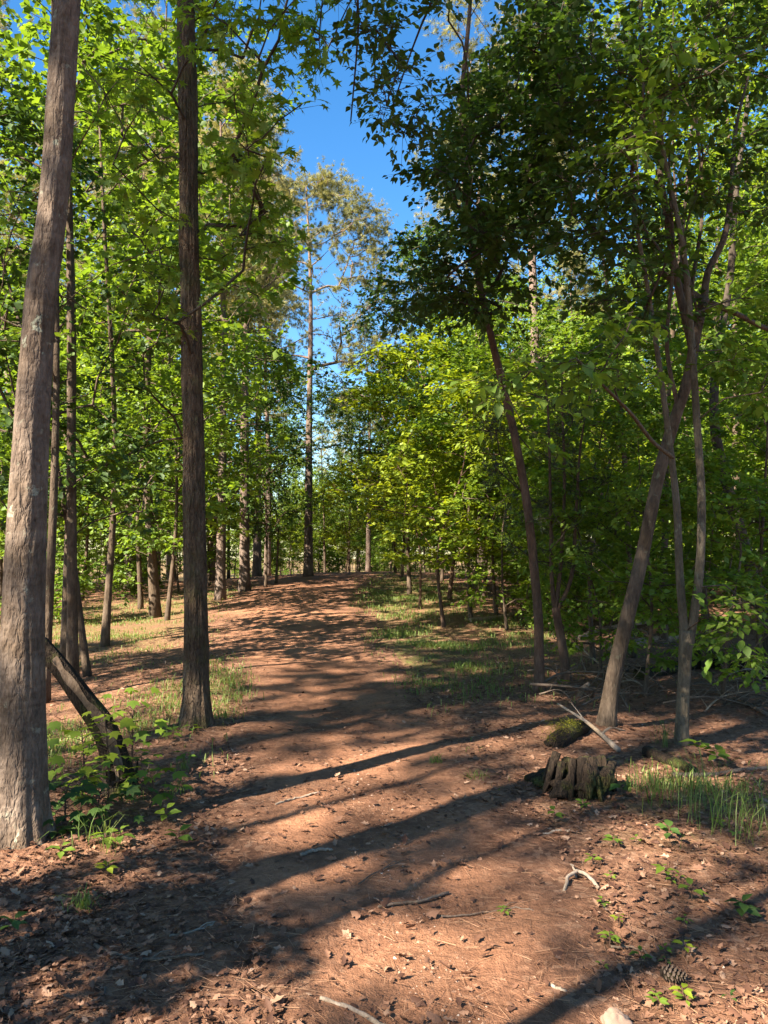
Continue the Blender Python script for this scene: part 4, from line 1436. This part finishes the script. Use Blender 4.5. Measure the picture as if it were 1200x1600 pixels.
for pts, r, m_, lab in [
    ([(1000, 1062), (1060, 1050), (1110, 1040)], .09, 'rotten', 'dark fallen log behind the pale forked tree'),
    ([(1085, 1035), (1140, 1048), (1200, 1062), (1280, 1075)], .13, 'rotten', 'long black fallen log running off past the crooked tree'),
    ([(960, 1022), (1010, 1008), (1075, 1000)], .08, 'dead_wood', 'grey fallen trunk among the thick wood, furthest of the fallen logs'),
    ([(1010, 1182), (1050, 1198), (1085, 1212)], .045, 'rotten', 'short dark log at the foot of the pale forked tree'),
    ([(1052, 1216), (1100, 1213), (1165, 1206), (1230, 1200)], .018, 'twig_dark', 'long pale branch lying behind the grass clump'),
    ([(905, 1000), (945, 985), (1010, 975)], .05, 'dead_wood', 'sunlit grey branch on the ground behind the cedar'),
    ([(1120, 1085), (1160, 1100), (1200, 1120)], .025, 'twig_dark', 'thin curved branch in front of the long black log'),
    ([(735, 972), (775, 968), (800, 962)], .05, 'dead_wood', 'short sunlit log at the wood edge by the yellow-green sapling'),
]:
    P = lay(pts, r * .7, 20)
    log_thing('fallen_log' if r > .04 else 'fallen_branch', lab, 'log' if r > .04 else 'branch', P, np.linspace(r, r * .7, 20), m_, 16, seed=int(r * 1000), furrow=r * .07)

# sticks and roots lying on the path
for pts, r0, r1, m_, lab in [
    ([(882, 1396), (888, 1378), (905, 1370), (922, 1378), (934, 1390)], .008, .009, 'twig', 'bleached root arching out of the path'),
    ([(893, 1352), (896, 1362), (900, 1371)], .004, .006, 'twig', 'short pale rootlet touching the arching root'),
    ([(590, 1419), (625, 1414), (655, 1412), (700, 1396)], .006, .008, 'twig_dark', 'straight pale stick lying across the sunlit dirt'),
    ([(148, 1478), (185, 1496), (222, 1502), (268, 1499), (318, 1494)], .010, .006, 'twig_dark', 'long bent stick lying in shaded leaf litter'),
    ([(265, 1462), (300, 1455), (335, 1442)], .006, .004, 'twig', 'short forked stick in the sunlit litter strip'),
    ([(500, 1562), (545, 1570), (580, 1590), (615, 1615)], .008, .010, 'twig', 'pale stick running out at the bottom of the path'),
    ([(405, 1440), (430, 1452), (452, 1466)], .005, .004, 'twig_dark', 'thin brown stick in the broad shadow on the path'),
    ([(470, 1338), (495, 1330), (520, 1330)], .010, .007, 'twig', 'stubby pale root showing in the sunlit path'),
    ([(560, 1385), (600, 1360), (640, 1345)], .004, .003, 'twig_dark', 'fine twig along the edge of the trunk shadow'),
    ([(848, 1302), (875, 1297), (902, 1302)], .008, .006, 'twig', 'pale root by the small seedling near the stump'),
    ([(690, 1432), (745, 1428), (800, 1420), (850, 1432)], .004, .003, 'twig_dark', 'long thin twig crossing the speckled dirt'),
    ([(955, 1480), (990, 1480), (1025, 1492)], .006, .004, 'twig_dark', 'brown twig beside the seedlings near the pine cone'),
    ([(430, 1258), (470, 1245), (500, 1238)], .008, .006, 'twig', 'pale root crossing the path between trunk shadows'),
    ([(100, 1590), (130, 1570), (160, 1555), (165, 1540)], .006, .004, 'twig_dark', 'dark stick in the litter at the bottom corner'),
    ([(860, 1540), (872, 1548), (885, 1552)], .007, .006, 'twig', 'tiny pale stub of wood on the dirt'),
]:
    P = lay(pts, r0 * .6, 16)
    if 'arching' in lab:
        P[:, 2] += .03 * np.sin(np.linspace(0, math.pi, 16))
    P += rng.normal(0, .002, P.shape)
    log_thing('fallen_stick', lab, 'stick', P, np.linspace(r0, r1, 16), m_, 8, seed=len(lab), furrow=.0008,
              forks=[(spline([P[9], P[9] + [.03, .03, .012], P[9] + [.07, .05, .008]], 5), np.linspace(r1 * .7, .0015, 5))] if ('fork' in lab or 'long' in lab) else ())

# brush on the floor of the thick wood
brush_meshes = []
for k in range(5):
    g = Geo()
    r = np.random.default_rng(60 + k)
    P = spline([(-.6, 0, .05), (-.1, r.normal(0, .1), .10 + r.uniform(0, .1)), (.6, r.normal(0, .12), .03)], 12)
    g.tube(P, np.linspace(.016, .005, 12), 6)
    for j in range(7):
        i = r.integers(2, 11)
        q = P[i] + np.array([r.uniform(.05, .3), r.normal(0, .25), r.uniform(-.05, .22)])
        g.tube(spline([P[i], (P[i] + q) / 2 + r.normal(0, .03, 3), q], 5), np.linspace(.007, .002, 5), 4)
    brush_meshes.append(g.mesh('dead_branch', M['twig_dark' if k < 4 else 'dead_wood']))
rr_ = random.Random(5)
for k in range(40):
    px, py = rr_.uniform(860, 1230), rr_.uniform(985, 1110)
    q = gp(px, py)
    o = link('dead_branch', brush_meshes[k % 5], None, q + [0, 0, .0])
    o.rotation_euler = (rr_.gauss(0, .15), rr_.gauss(0, .15), rr_.uniform(0, 6.28))
    o.scale = (rr_.uniform(.5, 1.1),) * 3
    tag(o, 'dead twiggy branch lying among the fallen logs of the wood floor', 'branch', 'dead branches on the wood floor')

# ------------------------------------------------------------------ saplings, seedlings and grass clumps
def sapling(label, px, py, h, seed, lm, nl=22, top_bright=None, spread=.22, lean=(0, 0)):
    r = np.random.default_rng(seed)
    b = gp(px, py)
    root = thing('maple_sapling', label, 'sapling', b)
    P = spline([(0, 0, -.03), (lean[0] * .4 + r.normal(0, .02), r.normal(0, .02), h * .5), (lean[0], lean[1], h)], 12)
    g = Geo()
    g.tube(P, np.linspace(.007, .003, 12), 6)
    Pl, D, U, S, c = [], [], [], [], []
    for k in range(nl):
        t = (0.25 + .75 * (k + .5) / nl)
        q = np.array([np.interp(t, np.linspace(0, 1, 12), P[:, i]) for i in range(3)])
        a = k * 2.4 + r.normal(0, .3)
        L = spread * (1.15 - t * .7) * r.uniform(.6, 1.1)
        e = q + np.array([math.cos(a) * L, math.sin(a) * L, L * r.uniform(.05, .5)])
        g.tube([q, (q + e) / 2 + [0, 0, .015], e], [.0025, .0018, .0012], 4, cap=False)
        Pl.append(e)
        D.append([math.cos(a), math.sin(a), r.uniform(-.5, .0)])
        U.append([r.normal(0, .25), r.normal(0, .25) - .15, 1])
        S.append(r.uniform(.065, .11))
        c.append(r.uniform(.2, 1.0))
    link('stem', g.mesh('stem', M['bark_red']), root)
    z0 = np.array([0, 0, 0.])
    leaf_parts(root, z0, 'maple', lm, np.array(Pl), np.array(D), np.array(U), np.array(S), np.array(c))
    return root


sapling('maple sapling with bright sunlit leaves in front of the leaning snag', 168, 1262, .58, 1, 'leaf_yellow', 26, spread=.20, lean=(-.03, 0))
sapling('taller thin-stemmed maple sapling right of the leaning snag', 206, 1222, .62, 2, 'leaf_gum', 24, spread=.24)
sapling('leafy maple sapling between the pale trunk and the leaning snag', 125, 1265, .50, 3, 'leaf_gum', 26, spread=.24)
sapling('low dark maple sapling by the foot of the pale trunk', 105, 1300, .26, 4, 'leaf_dark', 22, spread=.24)
sapling('low spreading maple sapling below the leaning snag', 160, 1290, .24, 5, 'leaf_dark', 24, spread=.28)
sapling('short maple sapling on the trail side of the snag', 232, 1262, .22, 6, 'leaf_gum', 16, spread=.2)


def seedling_mesh(seed):
    pass


_seed_stem = []
for k in range(3):
    g = Geo()
    g.tube(spline([(0, 0, -.01), (.004, 0, .03), (.0, .004, .06)], 5), [.0022, .002, .0018, .0016, .0012], 5)
    _seed_stem.append(g.mesh('stem', M['bark_red']))


def seedling(label, p, s, lm, seed, n=6, group=None, kind='oval'):
    r = np.random.default_rng(seed)
    root = thing('seedling', label, 'seedling', p, group)
    st = link('stem', _seed_stem[seed % 3], root)
    st.scale = (1, 1, s / .06)
    P, D, U, S, c = [], [], [], [], []
    for k in range(n):
        a = 6.283 * k / n + r.normal(0, .3)
        zz = s * (.9 if k % 2 else .65)
        P.append([math.cos(a) * .008, math.sin(a) * .008, zz])
        D.append([math.cos(a), math.sin(a), r.uniform(-.2, .35)])
        U.append([r.normal(0, .2), r.normal(0, .2), 1])
        S.append(s * r.uniform(.6, .95))
        c.append(r.uniform(.2, 1))
    leaf_parts(root, np.zeros(3), kind, lm, np.array(P), np.array(D), np.array(U), np.array(S), np.array(c))
    return root


for i, (px, py, s, lm, lab) in enumerate([
    (866, 1284, .07, 'leaf_mid', 'small green seedling on the litter below the dark stump'),
    (1066, 1566, .05, 'leaf_yellow', 'bright yellow-green seedling near the bottom edge by the pine cone'),
    (952, 1478, .05, 'leaf_gum', 'small green seedling beside the brown twig'),
    (966, 1446, .045, 'leaf_yellow', 'tiny lime seedling on the speckled dirt'),
    (1070, 1492, .05, 'leaf_yellow', 'bright little seedling in the litter above the pine cone'),
    (788, 1432, .04, 'leaf_mid', 'flat dark green seedling on the sunlit dirt'),
    (1040, 1378, .08, 'leaf_gum', 'leafy seedling in the litter below the grass clump'),
    (912, 1268, .06, 'leaf_mid', 'seedling close beside the dark stump'),
    (925, 1352, .05, 'leaf_gum', 'seedling above the arching root'),
    (1080, 1410, .08, 'leaf_mid', 'spreading green seedling in the dark litter under the grass clump'),
    (1046, 1320, .10, 'leaf_dark', 'shaded seedling at the foot of the grass clump'),
    (960, 1325, .06, 'leaf_mid', 'seedling in the sunlit litter right of the stump'),
    (970, 1250, .11, 'leaf_dark', 'broad dark seedling behind the stump'),
    (1095, 1190, .16, 'leaf_mid', 'leafy seedling at the foot of the pale forked tree'),
    (1120, 1200, .14, 'leaf_mid', 'leafy seedling on the long pale branch behind the grass'),
    (890, 1062, .16, 'leaf_gum', 'sunlit seedling at the foot of the cedar'),
    (877, 1080, .12, 'leaf_gum', 'small sunlit seedling between the slim tree and the cedar'),
    (167, 1370, .07, 'leaf_yellow', 'sunlit seedling on the litter below the pale trunk'),
    (95, 1345, .08, 'leaf_mid', 'green seedling at the flared root of the pale trunk'),
    (20, 1465, .08, 'leaf_dark', 'dark seedling at the edge of the litter bank'),
    (1160, 1440, .09, 'leaf_dark', 'dark seedling in the shaded litter by the picture edge'),
    (300, 1150, .10, 'leaf_mid', 'seedling at the foot of the furrowed trunk'),
    (270, 1160, .11, 'leaf_mid', 'leafy seedling left of the furrowed trunk foot'),
]):
    seedling(lab, gp(px, py), s, lm, i, 5 + i % 3)
r_ = random.Random(9)
for i in range(34):
    if i < 18:
        px, py = r_.uniform(940, 1200), r_.uniform(1240, 1600)
    else:
        px, py = r_.uniform(80, 290), r_.uniform(1180, 1330)
    p = gp(px, py)
    seedling('tiny seedling dotted through the leaf litter of the right bank' if i < 18 else 'low seedling among the maple saplings by the leaning snag', p, r_.uniform(.025, .05) if i < 18 else r_.uniform(.06, .13),
             r_.choice(['leaf_mid', 'leaf_dark', 'leaf_gum']), 100 + i, 5, 'tiny seedlings in the litter' if i < 18 else 'low seedlings among the saplings')


def blades(g, P, L, W, rng_, lean=.5, c=None, kmin=.15):
    """bent grass blades"""
    n = len(P)
    a = rng_.uniform(0, 2 * math.pi, n)
    D = np.stack([np.cos(a), np.sin(a), np.zeros(n)], 1)
    S = np.stack([-np.sin(a), np.cos(a), np.zeros(n)], 1)
    k = rng_.uniform(kmin, 1, n) * lean
    Z = np.array([0, 0, 1.0])
    L = L[:, None]
    W = W[:, None]
    k = k[:, None]
    p1 = P + Z * L * .5 + D * L * k * .18
    p2 = P + Z * L * (.92 - .25 * k) + D * L * k * .55
    p3 = P + Z * L * (1.0 - .55 * k) + D * L * k * 1.0
    V = np.stack([P - S * W * .8, P + S * W * .8, p1 - S * W, p1 + S * W, p2 - S * W * .7, p2 + S * W * .7, p3], 1)
    o = (np.arange(n) * 7)[:, None, None]
    q = (np.array([(0, 1, 3, 2), (2, 3, 5, 4)])[None] + o).reshape(-1, 4)
    t = (np.array([(4, 5, 6)])[None] + o).reshape(-1, 3)
    g.add(V.reshape(-1, 3), t, q, np.repeat(rng_.uniform(0, 1, n) if c is None else c, 7))


def clump(label, px, py, n, h, spread, seed, w=.0022):
    r = np.random.default_rng(seed)
    b = gp(px, py)
    g = Geo()
    P = r.normal(0, spread, (n, 3)) * [1, 1, 0]
    P[:, 2] = ground_z(P[:, 0] + b[0], P[:, 1] + b[1]) - b[2] - .005
    blades(g, P, r.uniform(.45, 1, n) * h, np.full(n, w) * r.uniform(.6, 1.2, n), r, 1.15, kmin=.3)
    o = link('grass_clump', g.mesh('grass_clump', M['grass']), None, b)
    return tag(o, label, 'grass clump')


clump('tall arching grass clump in the shaded litter, the fullest one', 1140, 1300, 55, .40, .14, 1)
clump('tall thin grass clump just behind the fullest one', 1090, 1262, 50, .44, .12, 2)
clump('grass clump at the picture edge beside the fullest one', 1185, 1290, 45, .46, .13, 3)
clump('arching grass clump nearest the dark stump', 1030, 1255, 34, .32, .10, 4)
clump('sparse tall grass by the foot of the pale forked tree', 1042, 1170, 26, .30, .05, 5)
clump('small bright grass tuft in the sunlit litter below the pale trunk', 130, 1420, 60, .12, .03, 6, .0022)
clump('green grass tuft on the trail between the trunk shadows', 684, 1192, 40, .09, .03, 7, .0025)
clump('grass tuft on the trail below the furrowed trunk', 272, 1240, 30, .13, .03, 8)
clump('upright grass tuft left of the trail under the furrowed trunk', 288, 1205, 16, .14, .02, 9)
clump('thin grass tuft on the right side of the trail', 745, 1215, 50, .08, .05, 10, .002)
clump('long loose grass by the saplings and the pale trunk', 150, 1325, 34, .26, .07, 11)
clump('grass tuft beside the splintered foot of the snag', 205, 1252, 26, .17, .04, 12)

# ------------------------------------------------------------------ pine cone and stone
b = gp(1052, 1532)
root = thing('pine_cone', 'brown open pine cone lying in the litter near the bright seedling', 'pine cone', b + np.array([0, 0, .022]))
g = Geo()
core = spline([(-.045, 0, 0), (0, 0, .002), (.045, 0, 0)], 10)
g.tube(core, [.010, .018, .021, .021, .02, .018, .016, .013, .01, .006], 10)
link('cone_core', g.mesh('cone_core', M['rotten']), root)
g = Geo()
g.add(np.array([[0, -.006, 0], [0, .006, 0], [.010, .009, .016], [.010, -.009, .016], [.013, 0, .021], [.004, 0, .012]]), [(3, 2, 4), (0, 5, 3), (1, 2, 5), (5, 2, 3)], [(0, 1, 2, 3)])
scale_me = g.mesh('cone_scale', M['twig_dark'])
for k in range(60):
    t = (k + .5) / 60
    a = k * 2.39996
    o = link('cone_scale', scale_me, root)
    rad = np.interp(t, [0, .3, 1], [.010, .016, .006])
    o.location = (-.042 + .084 * t, -math.sin(a) * rad, math.cos(a) * rad)
    o.rotation_euler = (a, 0, 0)
    o.scale = (np.interp(t, [0, .35, 1], [.7, 1.0, .5]),) * 3
root.rotation_euler = (0, 0, -.25)

b = gp(965, 1602)
g = Geo()
V, t, q = lump((0, 0, 0), (.055, .05, .045), 9, .25, (28, 16))
g.add(V, t, q, .82)
tag(link('rock', g.mesh('rock', M['stone']), None, b), 'pale rounded rock half sunk in the path at the bottom edge', 'rock')

# ------------------------------------------------------------------ loose stuff on the ground
rng = np.random.default_rng(55)


def scatter(n, y0, y1, side=.62, power=1.0):
    y = y0 * (y1 / y0) ** (rng.uniform(0, 1, n) ** power)
    x = y * rng.uniform(-side, side, n)
    return x, y


def fallen(n, y0, y1, keep):
    x, y = scatter(n, y0, y1)
    p = keep(x, y)
    k = rng.uniform(0, 1, n) < p
    x, y = x[k], y[k]
    P = np.stack([x, y, ground_z(x, y) + rng.uniform(-.003, .011, len(x))], 1)
    a = rng.uniform(0, 6.28, len(x))
    D = np.stack([np.cos(a), np.sin(a), rng.normal(0, .22, len(x))], 1)
    U = np.stack([rng.normal(0, .35, len(x)), rng.normal(0, .35, len(x)), np.ones(len(x)) * rng.choice([1, 1, -1], len(x))], 1)
    P[:, 2] += np.where(U[:, 2] < 0, .012, 0)
    return P, D, U


def litter_density(x, y):
    u = np.abs(trail_u(x, y))
    clump_ = .55 + .45 * vnoise(x * 1.3, y * 1.3, 6.6)
    return np.clip(.20 + 1.0 * smooth((u - .55) / .45), 0, 1) * clump_


P, D, U = fallen(70000, 1.9, 15, litter_density)
S = (.014 + .05 * rng.uniform(0, 1, len(P)) ** 1.6) * rng.uniform(.8, 1.15, len(P))
c = rng.uniform(0, 1, len(P)) ** 1.2
m = show_largest(P, S, 260)
g = Geo()
add_leaves(g, 'dry', P[~m], D[~m], U[~m], S[~m], c[~m])
link('fallen_leaves', g.mesh('fallen_leaves', M['fallen']), kind='stuff')
Pm, Dm, Um, Sm, cm = P[m], unit(D[m]), U[m], S[m], c[m]
X = unit(np.cross(Dm, Um))
Z = np.cross(X, Dm)
for i in range(len(Pm)):
    o = bpy.data.objects.new('fallen_leaf', leaf_mesh('dry', 'fallen', int(min(4, cm[i] * 5))))
    COL.objects.link(o)
    s = Sm[i]
    o.matrix_basis = Matrix(((X[i, 0] * s, Dm[i, 0] * s, Z[i, 0] * s, Pm[i, 0]), (X[i, 1] * s, Dm[i, 1] * s, Z[i, 1] * s, Pm[i, 1]), (X[i, 2] * s, Dm[i, 2] * s, Z[i, 2] * s, Pm[i, 2]), (0, 0, 0, 1)))
    l_ = Pm[i, 0] < 0.25
    tag(o, 'curled dry brown leaf in the litter below the pale trunk' if l_ else 'curled dry brown leaf in the litter round the pine cone', 'fallen leaf', 'dry leaves below the pale trunk' if l_ else 'dry leaves round the pine cone')

x, y = scatter(26000, 1.9, 12)
k = rng.uniform(0, 1, len(x)) < np.clip(.35 + .65 * smooth((np.abs(trail_u(x, y)) - .4) / .5), 0, 1) * (.6 + .4 * vnoise(x * .9, y * .9, 2.2))
x, y = x[k], y[k]
P = np.stack([x, y, ground_z(x, y) + rng.uniform(.003, .012, len(x))], 1)
a = rng.uniform(0, 6.28, len(x))
L = rng.uniform(.05, .13, len(x))
Q = P + np.stack([np.cos(a) * L, np.sin(a) * L, rng.normal(0, .006, len(x))], 1)
Q[:, 2] = np.maximum(Q[:, 2], ground_z(Q[:, 0], Q[:, 1]) + .002)
g = Geo()
add_twigs(g, P, Q, .0011, 0, .5)
g.r = [np.repeat(rng.uniform(0, 1, len(x)), 6)]
link('pine_straw', g.mesh('pine_straw', M['straw']), kind='stuff')

x, y = scatter(26000, 1.9, 14)
k = rng.uniform(0, 1, len(x)) < np.clip(1.15 - np.abs(trail_u(x, y)), .08, 1)
x, y = x[k], y[k]
n = len(x)
oct_ = np.array([[1, 0, 0], [0, 1, 0], [-1, 0, 0], [0, -1, 0], [0, 0, .7], [0, 0, -.7]], float)
V = oct_[None] * (rng.lognormal(-5.45, .45, n)[:, None, None]) * rng.uniform(.7, 1.25, (n, 6, 1))
a = rng.uniform(0, 6.28, n)
Vx = V[..., 0] * np.cos(a)[:, None] - V[..., 1] * np.sin(a)[:, None]
Vy = V[..., 0] * np.sin(a)[:, None] + V[..., 1] * np.cos(a)[:, None]
inside = np.abs(trail_u(x, y)) < 1
V = np.stack([Vx + x[:, None], Vy + y[:, None], V[..., 2] + (ground_z(x, y) - .012 * inside + .002)[:, None]], -1)
F = np.array([(0, 1, 4), (1, 2, 4), (2, 3, 4), (3, 0, 4), (1, 0, 5), (2, 1, 5), (3, 2, 5), (0, 3, 5)])
g = Geo()
g.add(V.reshape(-1, 3), (F[None] + (np.arange(n) * 6)[:, None, None]).reshape(-1, 3), None, np.repeat(rng.uniform(0, 1, n) ** 1.5, 6))
link('gravel', g.mesh('gravel', M['stone'], False), kind='stuff')

x, y = scatter(460000, 5.0, 36)
k = rng.uniform(0, 1, len(x)) < grass_mask(x, y) * np.clip(.42 + 1.2 * vnoise(x * 1.6, y * 1.6, 9.1) + .6 * vnoise(x * 5, y * 5, 1.1), 0.02, 1)
x, y = x[k], y[k]
P = np.stack([x, y, ground_z(x, y) - .004], 1)
g = Geo()
blades(g, P, rng.uniform(.03, .12, len(x)) * np.where(x < -1.5, .85, 1), .0020 + .00018 * y, rng, 1.1)
link('grass', g.mesh('grass', M['grass']), kind='stuff')
